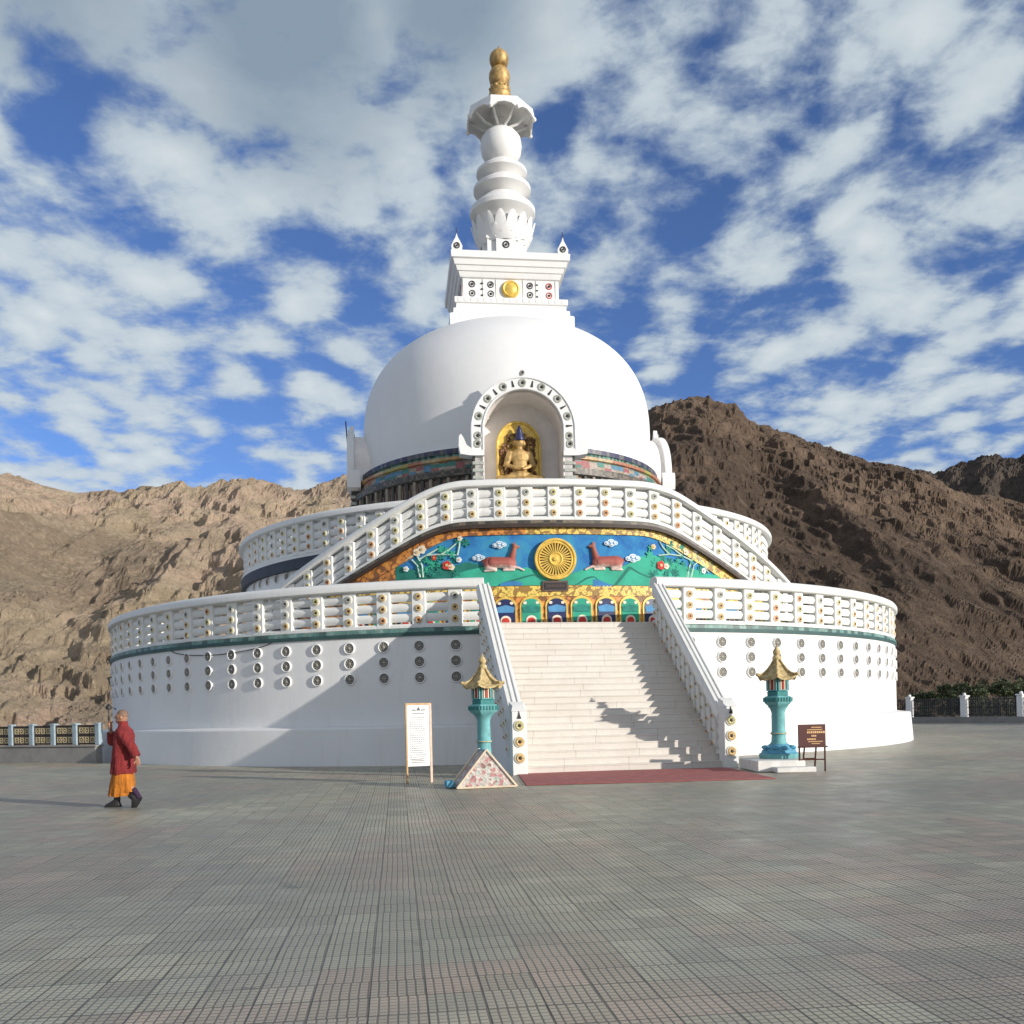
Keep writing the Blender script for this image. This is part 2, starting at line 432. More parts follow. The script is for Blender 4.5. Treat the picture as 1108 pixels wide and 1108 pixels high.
    def capsule(s, a, b, ra, rb=None, mat=0, n=10):
        rb = ra if rb is None else rb
        a = Vector(a); b = Vector(b)
        s.tube([a, a*.66+b*.34, a*.33+b*.67, b], [ra, ra*.67+rb*.33, ra*.33+rb*.67, rb], n, mat)
        s.ball(a, ra, mat, n); s.ball(b, rb, mat, n)
    def prism(s, poly, fn, depth, mat=0, side=None):
        """poly in 2D; fn(u,v,d)->xyz ; d from 0 (back) to depth (front)"""
        n = len(poly)
        area = sum(poly[i][0]*poly[(i+1) % n][1]-poly[(i+1) % n][0]*poly[i][1] for i in range(n))
        if area < 0: poly = poly[::-1]
        vs = [fn(u, v, 0) for u, v in poly]+[fn(u, v, depth) for u, v in poly]
        fs = [[n+i for i in range(n)], list(range(n))[::-1]]
        ms = [mat, mat]
        for i in range(n):
            j = (i+1) % n; fs.append([i, j, n+j, n+i]); ms.append(mat if side is None else side)
        s.add(vs, fs, ms)
    def build(s, name, mats, parent=None, smooth=35, loc=None, rotz=None):
        me = bpy.data.meshes.new(name); me.from_pydata(s.v, [], s.f)
        for m in (mats if isinstance(mats, (list, tuple)) else [mats]): me.materials.append(M[m] if isinstance(m, str) else m)
        me.polygons.foreach_set('material_index', s.m)
        bm = bmesh.new(); bm.from_mesh(me)
        bmesh.ops.remove_doubles(bm, verts=bm.verts, dist=1e-5)
        bmesh.ops.recalc_face_normals(bm, faces=bm.faces); bm.to_mesh(me); bm.free()
        if smooth:
            me.polygons.foreach_set('use_smooth', [True]*len(me.polygons))
            me.set_sharp_from_angle(angle=R(smooth))
        me.update()
        o = bpy.data.objects.new(name, me); COL.objects.link(o)
        if parent is not None: o.parent = parent
        if loc is not None: o.location = loc
        if rotz is not None: o.rotation_euler.z = rotz
        return o
    def remesh(s, name, mat, voxel, parent=None, smooth_it=4):
        """fuse all closed shapes into ONE continuous skin"""
        o = s.build(name, [mat], parent, smooth=0)
        md = o.modifiers.new('r', 'REMESH'); md.mode = 'VOXEL'; md.voxel_size = voxel
        sm = o.modifiers.new('s', 'SMOOTH'); sm.iterations = smooth_it; sm.factor = .5
        dg = bpy.context.evaluated_depsgraph_get(); dg.update()
        me = bpy.data.meshes.new_from_object(o.evaluated_get(dg), depsgraph=dg)
        old = o.data; o.modifiers.clear(); o.data = me; me.name = name; bpy.data.meshes.remove(old)
        me.materials.clear(); me.materials.append(M[mat])
        me.polygons.foreach_set('material_index', [0]*len(me.polygons))
        me.polygons.foreach_set('use_smooth', [True]*len(me.polygons)); me.update()
        return o

def tag(o, label=None, cat=None, group=None, kind=None):
    if label: o['label'] = label
    if cat: o['category'] = cat
    if group: o['group'] = group
    if kind: o['kind'] = kind
    return o
def thing(name, label, cat, loc=(0, 0, 0), rotz=0, group=None):
    o = bpy.data.objects.new(name, None); COL.objects.link(o); o.empty_display_size = .2
    o.location = loc; o.rotation_euler.z = rotz
    return tag(o, label, cat, group)
def dup(o, parent, loc=None, rotz=None):
    c = o.copy(); COL.objects.link(c); c.parent = parent
    if loc is not None: c.location = loc
    if rotz is not None: c.rotation_euler.z = rotz
    return c
def copy_thing(root, loc, rotz, label):
    r = root.copy(); COL.objects.link(r); r.location = loc; r.rotation_euler.z = rotz; r['label'] = label
    for ch in list(root.children):
        c = ch.copy(); COL.objects.link(c); c.parent = r
        for g in list(ch.children):
            d = g.copy(); COL.objects.link(d); d.parent = c
    return r

# ================================================================== the stupa
stupa = thing('stupa', 'white two-tiered stupa with dome, gilded spire and colourful painted mural above its stairs', 'stupa', (AX, AY, 0), PHI)
RC = (-.347, .043)              # centre of the lower ring, stupa coordinates
ZL = 3.84                       # bottom of the lower balustrade
FLOOR1 = 4.05

def ring_frames(c, Rr, a0, a1, zfn, step=1.0):
    n = max(2, int(abs(a1-a0)/step)); out = []
    for i in range(n+1):
        a = a0+(a1-a0)*i/n; t = R(a)
        out.append((c[0]+Rr*math.sin(t), c[1]-Rr*math.cos(t), zfn(a), math.sin(t), -math.cos(t)))
    return out

# --- lower terrace wall and plinth
m = MB()
m.lathe([(17.92, -.3), (17.90, .05), (17.83, 1.08), (17.80, 1.12), (17.30, 1.17), (17.30, 3.86), (17.0, 3.9), (17.0, FLOOR1), (0, FLOOR1)], 180, 0, RC, caps=False)
wall = m.build('terrace_wall', ['wall_white'], stupa, 30)
# roundels
def roundel_mesh():
    m = MB()
    mx = Matrix.Rotation(R(90), 4, 'X')     # lathe axis z -> -y
    m.lathe([(.235, -.02), (.235, .025), (.215, .045), (.19, .04), (.182, .0)], 24, 0, mx=mx, caps=False)
    m.lathe([(.186, .004), (.0, .006)], 24, 1, mx=mx, caps=False)
    for k in range(8):
        a = 2*PI*k/8
        c, s_ = math.cos(a), math.sin(a)
        q = Matrix(((c, 0, s_, 0), (0, 1, 0, 0), (-s_, 0, c, 0), (0, 0, 0, 1)))
        m.box(-.012, .012, -.028, 0, .05, .165, 2, q)
    m.lathe([(.055, .0), (.055, .03), (.03, .045), (0, .045)], 12, 2, mx=mx, caps=False)
    m.lathe([(.115, .0), (.12, .025), (.135, .025), (.14, 0)], 20, 2, mx=mx, caps=False)
    return m
rdm = roundel_mesh(); rdm.v = [(x*.76, y, z*.76) for x, y, z in rdm.v]
rd = rdm.build('roundel', ['white_paint', 'dark_disc', 'disc_lines'], wall, 40)
first = True
left_th = [-11.4-3.6*k for k in range(18)]; right_th = [12.3+3.68*k for k in range(14)]
cols = left_th+right_th
for a in cols:
    for zz in (3.48, 3.02, 2.55):
        t = R(a); p = (RC[0]+17.31*math.sin(t), RC[1]-17.31*math.cos(t), zz)
        if first: rd.location = p; rd.rotation_euler.z = t; o = rd; first = False
        else: o = dup(rd, wall, p, t)
        o.rotation_euler.y = 0

# --- balustrade pieces
COPING = [(.24, 0), (.27, .03), (.27, .17), (.22, .25), (.08, .30), (-.08, .30), (-.22, .25), (-.27, .17), (-.27, .03), (-.24, 0)]
def bar_sec(h, r=.125, d=.10):
    return [(-d, h-r*.55), (-d*.6, h-r), (d*.6, h-r), (d, h-r*.55), (d*1.2, h), (d, h+r*.55), (d*.6, h+r), (-d*.6, h+r), (-d, h+r*.55), (-d*1.2, h)]
def rosette(m, x, y, z, r=.12, k=1, back=False):
    """painted flower boss on the face of a post, facing -y"""
    mx = Matrix.Translation((x, y, z)) @ Matrix.Rotation(R(-90 if back else 90), 4, 'X')
    m.lathe([(r, -.01), (r, .022), (r*.84, .03)], 18, 1, mx=mx, caps=False)
    m.lathe([(r*.80, .03), (r*.58, .048), (r*.32, .034)], 18, k, mx=mx, caps=False)
    m.lathe([(r*.32, .034), (r*.22, .055), (0, .06)], 12, 5, mx=mx, caps=False)
MATS_POST = ['rail_white', 'cream_trim', 'ochre', 'olive', 'orange', 'near_black', 'grey_green']
def post_mesh(w, d, h, zs, kinds, both=False, r=.115):
    m = MB(); m.box(-w/2, w/2, -d/2, d/2, 0, h, 0, b=.02)
    for z, k in zip(zs, kinds):
        rosette(m, 0, -d/2, z, r, k)
        if both: rosette(m, 0, d/2, z, r, k, True)
    return m
KINDS = [(3, 4, 4), (6, 3, 3), (6, 6, 2), (4, 3, 2), (2, 2, 4), (3, 3, 2), (6, 2, 2)]

def make_balustrade(name, frames, H, hcop, band=True, posts=(), w=.42, closed=False, colr=('block_teal', 'teal_dark'), nb=3, both=False, postname='post', d=.30, mats_rail='rail_white', dk=.06):
    """frames along the base line; posts: list of (x,y,z,rotz)"""
    body_h0 = .20 if band else .05
    m = MB()
    avail = H-hcop-body_h0
    # foot rail
    m.sweep(frames, [(-.15, body_h0-.02), (.15, body_h0-.02), (.15, body_h0+.06), (.11, body_h0+.10), (-.11, body_h0+.10), (-.15, body_h0+.06)], 0, closed)
    h0 = body_h0+.14; h1 = H-hcop-.06
    step = (h1-h0)/nb
    for k in range(nb):
        hh = h0+step*(k+.5)
        m.sweep(frames, bar_sec(hh, step*.405, .085), 0, closed)
    root = m.build(name, [mats_rail], stupa, 40)
    m = MB(); k = hcop/.30
    m.sweep(frames, [(o*(.8 if both else 1), H-hcop+h*k) for o, h in COPING], 0, closed)
    m.build('handrail', [mats_rail], root, 40)
    if band:
        m = MB()
        m.sweep(frames, [(-.17, .05), (.20, .05), (.20, .15), (.18, .165), (-.17, .165)], 0, closed)
        m.build('painted_band', [colr[0]], root, 40)
        m = MB()
        m.sweep(frames, [(-.17, -dk), (.21, -dk), (.22, .05), (-.17, .05)], 0, closed)
        m.build('dark_moulding', [colr[1]], root, 40)
    protos = []
    ph = H-hcop-body_h0+.03
    for i, ks in enumerate(KINDS):
        zs = [ph*.80, ph*.50, ph*.20]
        protos.append(post_mesh(w, d, ph, zs, ks, both, min(.12, w*.3)))
    made = {}
    for i, (x, y, z, rz) in enumerate(posts):
        k = rng.integers(0, len(KINDS))
        if k not in made:
            o = protos[k].build(postname, MATS_POST, root, 40); made[k] = o
            o.location = (x, y, z+body_h0-.01); o.rotation_euler.z = rz
        else: dup(made[k], root, (x+rng.normal(0, .008), y+rng.normal(0, .004), z+body_h0-.012+rng.normal(0, .004)), rz+rng.normal(0, .012))
    return root

# lower terrace balustrade
RB = 17.14
fr = ring_frames(RC, RB, 8.6, 351.4, lambda a: ZL, 2.0)
posts = []
for a in cols: posts.append((RC[0]+RB*math.sin(R(a)), RC[1]-RB*math.cos(R(a)), ZL, R(a)))
make_balustrade('terrace_balustrade', fr, 1.60, .30, True, posts)

# --- upper tier (wall, balustrade)
UC = (-.175, .02)
m = MB()
m.lathe([(12.0, FLOOR1-.1), (12.0, 7.40), (11.6, 7.45), (11.6, 7.62), (0, 7.62)], 140, 0, UC, caps=False)
uw = m.build('upper_wall', ['wall_white'], stupa, 30)
ut = [-1.2+3.9*k for k in range(-17, 15)]
for i, a in enumerate([a for a in ut if -75 < a < -33]):
    for zz in (6.9, 6.2):
        dup(rd, uw, (UC[0]+12.0*math.sin(R(a)), UC[1]-12.0*math.cos(R(a)), zz), R(a))
fr = ring_frames(UC, 12.0, 0, 360, lambda a: 7.42, 2.5)[:-1]
posts = [(UC[0]+12.0*math.sin(R(a)), UC[1]-12.0*math.cos(R(a)), 7.42, R(a)) for a in ut if abs(a) > 14]
make_balustrade('upper_balustrade', fr, 1.64, .28, True, posts, .40, True, ('rail_white', 'deep_band'), dk=.34)

# --- curved twin flights with the mural wall, rails swept round the tier
RM = 14.0; TC = -.95            # mural centre (degrees)
ZTOP = 7.55
def smooth(x, a, b):
    t = min(1, max(0, (x-a)/(b-a))); return t*t*(3-2*t)
def ramp_base(a):
    d = abs(a-TC)
    f = 15.2; e = 3.5
    if d <= f-e: v = 0
    elif d < f+e: v = (d-f+e)**2/(4*e)
    else: v = d-f
    return max(FLOOR1+.02, ZTOP-.112*v)
A_END = 46.0
fr = ring_frames((0, 0), RM, TC-A_END, TC+A_END, ramp_base, .8)
posts = []
for k in range(-11, 12):
    a = -1.17+3.57*k; posts.append((RM*math.sin(R(a)), -RM*math.cos(R(a)), ramp_base(a), R(a)))
make_balustrade('curved_stair_balustrade', fr, 1.55, .26, True, posts, .40, False, ('block_carve', 'panel_dark'))
# inner flights (steps) between the wall and the tier
m = MB(); nst = 22
for sgn in (-1, 1):
    for k in range(nst):
        d0 = 15.2+k*1.45; d1 = d0+1.45
        z1 = max(FLOOR1+.05, ZTOP-.112*(d0-15.2)-.1)
        fr2 = ring_frames((0, 0), 12.9, TC+sgn*d0, TC+sgn*d1, lambda a: z1, .75)
        m.sweep(fr2, [(-.95, -3.6), (.98, -3.6), (.98, 0), (-.95, 0)], 0)
fr2 = ring_frames((0, 0), 12.9, TC-15.2, TC+15.2, lambda a: ZTOP, 1)
m.sweep(fr2, [(-.95, -.4), (.98, -.4), (.98, 0), (-.95, 0)], 0)
m.build('curved_stairs', ['stair_marble'], stupa, 30)

def strip(m, Rr, a0, a1, zlo, zhi, thick, mat=0, step=.5, edge=None):
    """curved slab on the mural cylinder between two height profiles"""
    n = max(2, int(abs(a1-a0)/step)); vs = []
    for i in range(n+1):
        a = a0+(a1-a0)*i/n; t = R(a); s_, c_ = math.sin(t), math.cos(t)
        lo, hi = zlo(a), max(zlo(a)+.005, zhi(a))
        for rr, z in ((Rr, lo), (Rr+thick, lo), (Rr+thick, hi), (Rr, hi)): vs.append((rr*s_, -rr*c_, z))
    fs = []
    for i in range(n):
        for k in range(4):
            j = (k+1) % 4; fs.append([i*4+k, i*4+j, (i+1)*4+j, (i+1)*4+k])
    fs.append([0, 1, 2, 3]); fs.append([n*4+3, n*4+2, n*4+1, n*4])
    m.add(vs, fs, mat)
m = MB()
strip(m, RM-.25, TC-A_END, TC+A_END, lambda a: FLOOR1-.1, lambda a: ramp_base(a)+.02, .25)
mural = m.build('mural_wall', ['mural_sky'], stupa, 40)
mural['label'] = 'curved painted wall with wheel and two deer'
# borders that follow the rail
m = MB()
bw = lambda a: .27+.14*smooth(abs(a-TC), 12, 20)
strip(m, RM, TC-38, TC-4, lambda a: max(FLOOR1+.1, ramp_base(a)-bw(a)), lambda a: ramp_base(a)-.02, .05)
m.build('orange_border', ['border_orange'], mural, 40)
m = MB()
strip(m, RM, TC-4, TC+42, lambda a: max(FLOOR1+.1, ramp_base(a)-bw(a)), lambda a: ramp_base(a)-.02, .05)
m.build('yellow_border', ['border_yellow'], mural, 40)
m = MB(); strip(m, RM, TC-42, -23.0, lambda a: FLOOR1+.1, lambda a: max(FLOOR1+.15, ramp_base(a)-bw(a)-.02), .035)
m.build('orange_corner', ['border_orange'], mural, 40)
m = MB(); strip(m, RM, 27.2, TC+44, lambda a: FLOOR1+.1, lambda a: max(FLOOR1+.15, ramp_base(a)-bw(a)-.02), .035)
m.build('yellow_corner', ['border_yellow'], mural, 40)
# painted hills
def hill(name, mat, pts, zlo, thick, steps=.4):
    """pts: (pixel x, pixel y) ridge line"""
    P = [cyl(x, y, RM) for x, y in pts]
    def zh(a):
        if a <= P[0][0]: return P[0][1]
        for (a0, z0), (a1, z1) in zip(P, P[1:]):
            if a <= a1: return z0+(z1-z0)*(a-a0)/(a1-a0)
        return P[-1][1]
    m = MB(); strip(m, RM, P[0][0], P[-1][0], lambda a: zlo, zh, thick, 0, steps)
    return m.build(name, [mat], mural, 40)
ZF = 5.60                       # top of the frieze
hill('painted_hill', 'hill_green_dark', [(428, 612), (450, 617), (470, 610), (490, 613), (505, 608), (525, 612), (540, 617)], ZF, .02)
hill('painted_hill', 'hill_green', [(490, 622), (507, 617), (527, 613), (545, 618), (570, 614), (590, 622), (604, 628), (625, 618), (648, 612), (664, 617), (678, 611), (690, 603), (705, 600), (722, 607), (745, 614), (765, 621), (790, 625)], ZF, .035)
hill('painted_hill', 'hill_green_dark', [(531, 639), (545, 630), (556, 627), (566, 624), (578, 621), (587, 628), (596, 634)], ZF, .045)
hill('painted_hill', 'hill_green', [(533, 640), (545, 632), (556, 629), (566, 626), (578, 623), (587, 630), (596, 636)], ZF, .055)
hill('painted_hill', 'hill_green_dark', [(612, 638), (622, 633), (634, 625), (642, 623), (655, 634), (664, 633), (680, 612), (692, 620), (705, 625)], ZF, .045)
hill('painted_hill', 'hill_green', [(614, 640), (622, 635), (634, 627), (642, 625), (655, 636), (664, 637), (681, 616), (692, 622), (705, 627)], ZF, .055)
hill('painted_lake', 'lake_blue', [(541, 632), (549, 629.5), (560, 629), (565, 631)], cyl(552, 634, RM)[1], .06)
hill('painted_lake', 'lake_blue', [(641, 627), (648, 628), (657, 632), (662, 633)], cyl(652, 635, RM)[1], .06)
# frieze of arches under the picture
m = MB(); strip(m, RM, TC-34, TC+36, lambda a: FLOOR1+.05, lambda a: ZF, .03)
m.build('frieze_ground', ['border_orange'], mural, 40)
m = MB(); strip(m, RM, TC-34, TC+36, lambda a: ZF-.36, lambda a: ZF-.02, .06)
m.build('frieze_border', ['border_yellow'], mural, 40)
def wrap(a0, z0, extra=0):
    """plane -> cylinder: u along the arc (m), v up (m), d outwards"""
    def fn(u, v, d):
        t = R(a0)+u/RM; r = RM+extra+d
        return (r*math.sin(t), -r*math.cos(t), z0+v)
    return fn
def arch_poly(w, h, n=10):
    p = [(-w, 0), (w, 0)]
    for i in range(n+1):
        a = PI*i/n; p.append((w*math.cos(a), h-w*.85+w*.85*math.sin(a)))
    return p
def disc_poly(cx, cy, rx, ry=None, n=20):
    ry = rx if ry is None else ry
    return [(cx+rx*math.cos(2*PI*i/n), cy+ry*math.sin(2*PI*i/n)) for i in range(n)]
for k in range(-8, 9):
    a = -1.0+3.42*k
    m = MB(); f = wrap(a, FLOOR1+.12)
    m.prism(arch_poly(.37, 1.08), f, .07, 0)
    m.prism(arch_poly(.31, 1.0), f, .085, 1 if k % 2 else 2)
    m.prism([(-.26, .55), (.26, .55), (.30, .72), (0, .80), (-.30, .72)], f, .10, 3 if k % 2 else 4)
    for sx in (-.2, .2): m.prism(disc_poly(sx, .86, .06, .05, 10), f, .10, 6)
    m.prism(arch_poly(.17, .45), f, .10, 7)
    m.prism(arch_poly(.12, .38), f, .115, 5)
    for sx in (-.24, .24): m.prism(disc_poly(sx, .2, .05, .07, 8), f, .10, 8)
    m.build('frieze_arch', ['gold_paint', 'hill_green', 'navy', 'leaf_teal', 'mid_blue', 'flower_red', 'flower_white', 'flower_white', 'near_black'], mural, 30)
# dharma wheel
aw, zw = cyl(600.5, 605.5, RM)
m = MB(); f = wrap(aw, zw, .02); rw = .69
fm = lambda prof, mat, n=48: m.add(*_ringfaces(prof, f, n), mat)
def _ringfaces(prof, f, n):
    vs = []; fs = []
    for r, d in prof:
        for i in range(n):
            t = 2*PI*i/n; vs.append(f(r*math.cos(t), r*math.sin(t), d))
    for k in range(len(prof)-1):
        for i in range(n):
            j = (i+1) % n; fs.append([k*n+i, k*n+j, (k+1)*n+j, (k+1)*n+i])
    return vs, fs
fm([(rw, 0), (rw, .12), (rw*.97, .15), (rw*.90, .15), (rw*.87, .11), (rw*.82, .11), (rw*.80, .14), (rw*.76, .14), (rw*.74, .06), (.01, .06)], 0)
fm([(.24, .05), (.24, .13), (.20, .16), (.16, .13), (.08, .13), (.07, .18), (.01, .19)], 0)
fm([(.735*rw, .065), (.245, .065)], 1)
for k in range(32):
    t = 2*PI*k/32; c_, s_ = math.cos(t), math.sin(t)
    q = [(.22, -.014), (.53, -.024), (.53, .024), (.22, .014)]
    m.prism([(u*c_-v*s_, u*s_+v*c_) for u, v in q], f, .12, 0)
m.build('dharma_wheel', ['gold_paint', 'gold_dark'], mural, 35)
# plaque under the wheel
a0, z0 = cyl(600.5, 634.5, RM)
m = MB(); f = wrap(a0, z0, .04)
m.prism([(-.42, -.17), (.42, -.17), (.42, .17), (-.42, .17)], f, .07, 0); m.prism([(-.36, -.11), (.36, -.11), (.36, .11), (-.36, .11)], f, .085, 1)
for k in range(11):
    u = -.29+.055*k; m.prism([(u, -.04), (u+.028, -.04), (u+.028, .045), (u, .045)], f, .09, 2)
m.build('name_plaque', ['plaque_brown', 'near_black', 'plaque_brown'], mural, 30)
# clouds
def cloud(px, py, w):
    a0, z0 = cyl(px, py, RM); m = MB(); f = wrap(a0, z0, .015)
    for (cx, cy, r) in ((-.5, -.08, .36), (0, .10, .46), (.48, -.04, .38), (.05, -.22, .38)):
        m.prism(disc_poly(cx*w, cy*w, r*w, r*w*.72, 16), f, .06+.01*cx, 0)
        m.prism(disc_poly(cx*w, cy*w, r*w*.66, r*w*.42, 14), f, .078+.01*cx, 1)
        m.prism(disc_poly(cx*w, cy*w, r*w*.48, r*w*.3, 12), f, .085+.01*cx, 0)
    m.build('painted_cloud', ['cloud_white', 'mid_blue'], mural, 30)
cloud(540.5, 589.5, .27); cloud(518, 603.5, .25); cloud(660.5, 587.5, .27); cloud(684, 604, .31)
# deer (moulded in relief)
def deer(px, py, sgn):
    a0, z0 = cyl(px, py, RM)
    m = MB(); q = lambda x, z, y=0: (sgn*x, y, z)
    def cap(a, b, ra, rb): m.capsule(q(*a), q(*b), ra, rb, 0, 12)
    cap((-.36, .30), (.18, .28), .19, .18)
    m.ball(q(-.46, .27), (.20, .13, .22), 0, 14)
    m.ball(q(.22, .27), (.20, .13, .20), 0, 14)
    cap((.26, .34), (.38, .78), .125, .07)
    cap((.38, .80), (.50, .79), .085, .045)
    cap((.36, .86), (.27, .93), .03, .012); cap((.39, .87), (.36, .97), .03, .012)
    cap((-.50, .18), (-.28, .06), .13, .07); cap((-.28, .06), (-.62, .03), .06, .035)
    cap((.20, .14), (.46, .12), .07, .045); cap((.46, .12), (.66, .02), .045, .03)
    cap((.12, .12), (.0, .045), .06, .04); cap((0, .045), (.34, .03), .04, .03)
    cap((-.64, .36), (-.70, .30), .05, .02)
    o = m.remesh('deer', 'deer_coat', .018, mural, 3)
    t = R(a0); o.location = ((RM+.05)*math.sin(t), -(RM+.05)*math.cos(t), z0); o.rotation_euler.z = t
    return o
deer(545, 618.5, 1); deer(653.5, 617.5, -1)
# painted trees with flowers
def mural_tree(pts, leaves, flowers, wts=.035):
    m = MB()
    for line in pts:
        P = []
        for x, y in line:
            a, z = cyl(x, y, RM); t = R(a); P.append(((RM+.03)*math.sin(t), -(RM+.03)*math.cos(t), z))
        m.tube(P, [wts*(1-.5*i/len(P)) for i in range(len(P))], 6, 0)
    for x, y, r, mt in leaves:
        a, z = cyl(x, y, RM); f = wrap(a, z, .01)
        for k in range(6):
            t = k*1.05+x; m.prism([(u*math.cos(t)-v*math.sin(t), u*math.sin(t)+v*math.cos(t)) for u, v in ((0, -.02), (r*.6, -r*.22), (r, 0), (r*.6, r*.22), (0, .02))], f, .02+.006*k, mt)
    for x, y, r, mt in flowers:
        a, z = cyl(x, y, RM); f = wrap(a, z, .03)
        for k in range(5):
            t = k*1.257; m.prism(disc_poly(r*.55*math.cos(t), r*.55*math.sin(t), r*.5, n=10), f, .05, mt)
        m.prism(disc_poly(0, 0, r*.35, n=8), f, .07, 5)
    m.build('painted_tree', ['branch_pale', 'leaf_teal', 'hill_green', 'flower_red', 'flower_white', 'ochre', 'cloud_white'], mural, 30)
rl = random.Random(3)
lv = [(rl.uniform(434, 505), rl.uniform(584, 622), rl.uniform(.10, .17), rl.choice((1, 1, 2))) for _ in range(38)]
lv = [(x, y, r, k) for x, y, r, k in lv if (y > 620-(x-432)*.62)]
mural_tree([[(458, 625), (457, 612), (453, 604), (450, 600)], [(455, 625), (452, 612), (446, 606)], [(453, 606), (462, 601), (478, 600), (495, 601)], [(478, 600), (486, 595), (494, 588), (498, 581)], [(495, 601), (497, 592), (498, 583)], [(462, 601), (474, 594)], [(450, 600), (441, 605)]], lv,
           [(452, 598, .13, 4), (457, 595, .14, 4), (484, 612, .15, 3), (489, 614, .10, 4), (498, 583, .08, 4), (497, 606, .09, 6), (440, 616, .09, 6), (470, 604, .08, 3)])
lv = [(rl.uniform(700, 770), rl.uniform(582, 622), rl.uniform(.10, .18), rl.choice((1, 1, 2))) for _ in range(42)]
lv = [(x, y, r, k) for x, y, r, k in lv if (y > 583+max(0, (x-730))*.62)]
mural_tree([[(743, 625), (745, 614), (748, 606), (752, 598)], [(747, 625), (750, 612), (757, 606)], [(748, 607), (738, 602), (724, 600), (712, 601)], [(724, 600), (717, 593), (713, 586)], [(738, 602), (728, 594), (720, 590)], [(752, 600), (762, 612)], [(757, 606), (766, 620)]], lv,
           [(714, 612, .15, 3), (720, 613, .10, 4), (741, 598, .10, 4), (760, 618, .10, 6), (706, 592, .09, 5), (752, 596, .09, 6)])

# --- straight stairs
S_BOT, S_TOP, NS = 22.15, 17.25, 24
RISE = FLOOR1/NS; TREAD = (S_BOT-S_TOP)/NS
XL, XR = -2.56, 2.40
STM = Matrix.Translation((-.08, -S_BOT, 0)) @ Matrix.Rotation(R(3.3), 4, 'Z') @ Matrix.Translation((.08, S_BOT, 0))
m = MB()
for k in range(NS):
    yb = -(S_BOT-k*TREAD)
    z1 = (k+1)*RISE
    m.box(XL, XR, yb, -S_TOP+.9, z1-RISE-(.02 if k else .3), z1-.035, 0)
    m.box(XL, XR, yb-.010, -S_TOP+.9, z1-.0345, z1, 0, b=.008)
stairs = m.build('staircase', ['stair_marble'], stupa, 30); stairs.matrix_local = STM
def stair_rail(xc, name):
    """solid sloping balustrade with posts and a ribbed handrail"""
    zl = lambda s_: (S_BOT-.15-s_)*(FLOOR1/(S_BOT-S_TOP))*.985+.02
    def frames(s0, s1, n=12):
        return [(xc, -(s0+(s1-s0)*i/n), zl(s0+(s1-s0)*i/n), 1, 0) for i in range(n+1)]
    fr = frames(S_BOT-.1, 17.42)
    posts = []
    n = 13
    for k in range(n):
        s_ = S_BOT-.52-k*.345
        posts.append((xc, -s_, zl(s_), R(90)))
    H = 1.42
    root = make_balustrade(name, fr, H, .26, False, posts, .20, False, nb=3, both=True, d=.30)
    m = MB()
    vs = []
    for sx in (-.16, .16):
        for s_, lo in ((S_BOT-.02, -.2), (17.5, -.2)):
            vs.append((xc+sx, -s_, lo)); vs.append((xc+sx, -s_, zl(s_)+.07))
    m.add(vs, [[0, 2, 3, 1], [4, 5, 7, 6], [0, 1, 5, 4], [2, 6, 7, 3], [1, 3, 7, 5], [0, 4, 6, 2]], 0)
    m.build('stringer', ['wall_white'], root, 20)
    # ribs along the handrail
    m = MB()
    for o in (-.13, 0, .13): m.sweep(fr, [(o-.025, H-.03), (o+.025, H-.03), (o+.02, H+.035), (o-.02, H+.035)], 0)
    m.build('handrail_rib', ['rail_white'], root, 30)
    # newel
    m = MB(); w = .18
    y = -S_BOT-.06
    m.box(xc-w, xc+w, y-.17, y+.17, -.1, 1.50, 0, b=.015)
    vs = [(xc-w, y-.17, 1.495), (xc+w, y-.17, 1.495), (xc+w, y+.17, 1.495), (xc-w, y+.17, 1.495), (xc-w*.7, y-.02, 1.63), (xc+w*.7, y-.02, 1.63), (xc+w, y+.17, 1.72), (xc-w, y+.17, 1.72)]
    m.add(vs, [[0, 1, 5, 4], [4, 5, 6, 7], [1, 2, 6, 5], [3, 0, 4, 7], [2, 3, 7, 6], [0, 3, 2, 1]], 0)
    for z, k in ((1.16, 3), (.78, 2), (.40, 2)): rosette(m, xc, y-.17, z, .135, k)
    m.prism([(-.05, 1.32), (.05, 1.32), (.02, 1.40), (0, 1.50), (-.02, 1.40)], lambda u, v, d: (xc+u, y-.165-d, v), .025, 5)
    m.build('newel', MATS_POST, root, 40)
    root.matrix_local = STM
    return root
stair_rail(-2.71, 'stair_balustrade'); stair_rail(2.55, 'stair_balustrade')

# --- drum
NZ, NR_IN, NR_OUT = 12.55, 1.56, 2.08   # arch of the niche: centre height, radii
GAP = 14.6
drum_prof = [(7.7, 7.6), (7.7, 8.2), (7.35, 8.3), (7.3, 10.95), (7.42, 11.05), (7.42, 11.32), (7.2, 11.36), (7.15, 11.70), (7.25, 11.74), (7.25, 11.86), (7.05, 11.90), (7.0, 12.02), (7.08, 12.05), (7.08, 12.24), (6.95, 12.28), (6.2, 12.3)]
drum_mats = [0, 0, 1, 2, 3, 3, 4, 5, 5, 5, 6, 6, 7, 7, 0]
m = MB(); m.lathe(drum_prof, 140, drum_mats, a0=GAP-2.4, a1=360-GAP-2.4, caps=False)
drum = m.build('drum', ['white_paint', 'lattice_brown', 'lattice_dark', 'block_carve', 'block_bands', 'block_warm', 'block_teal', 'block_navy'], stupa, 25)
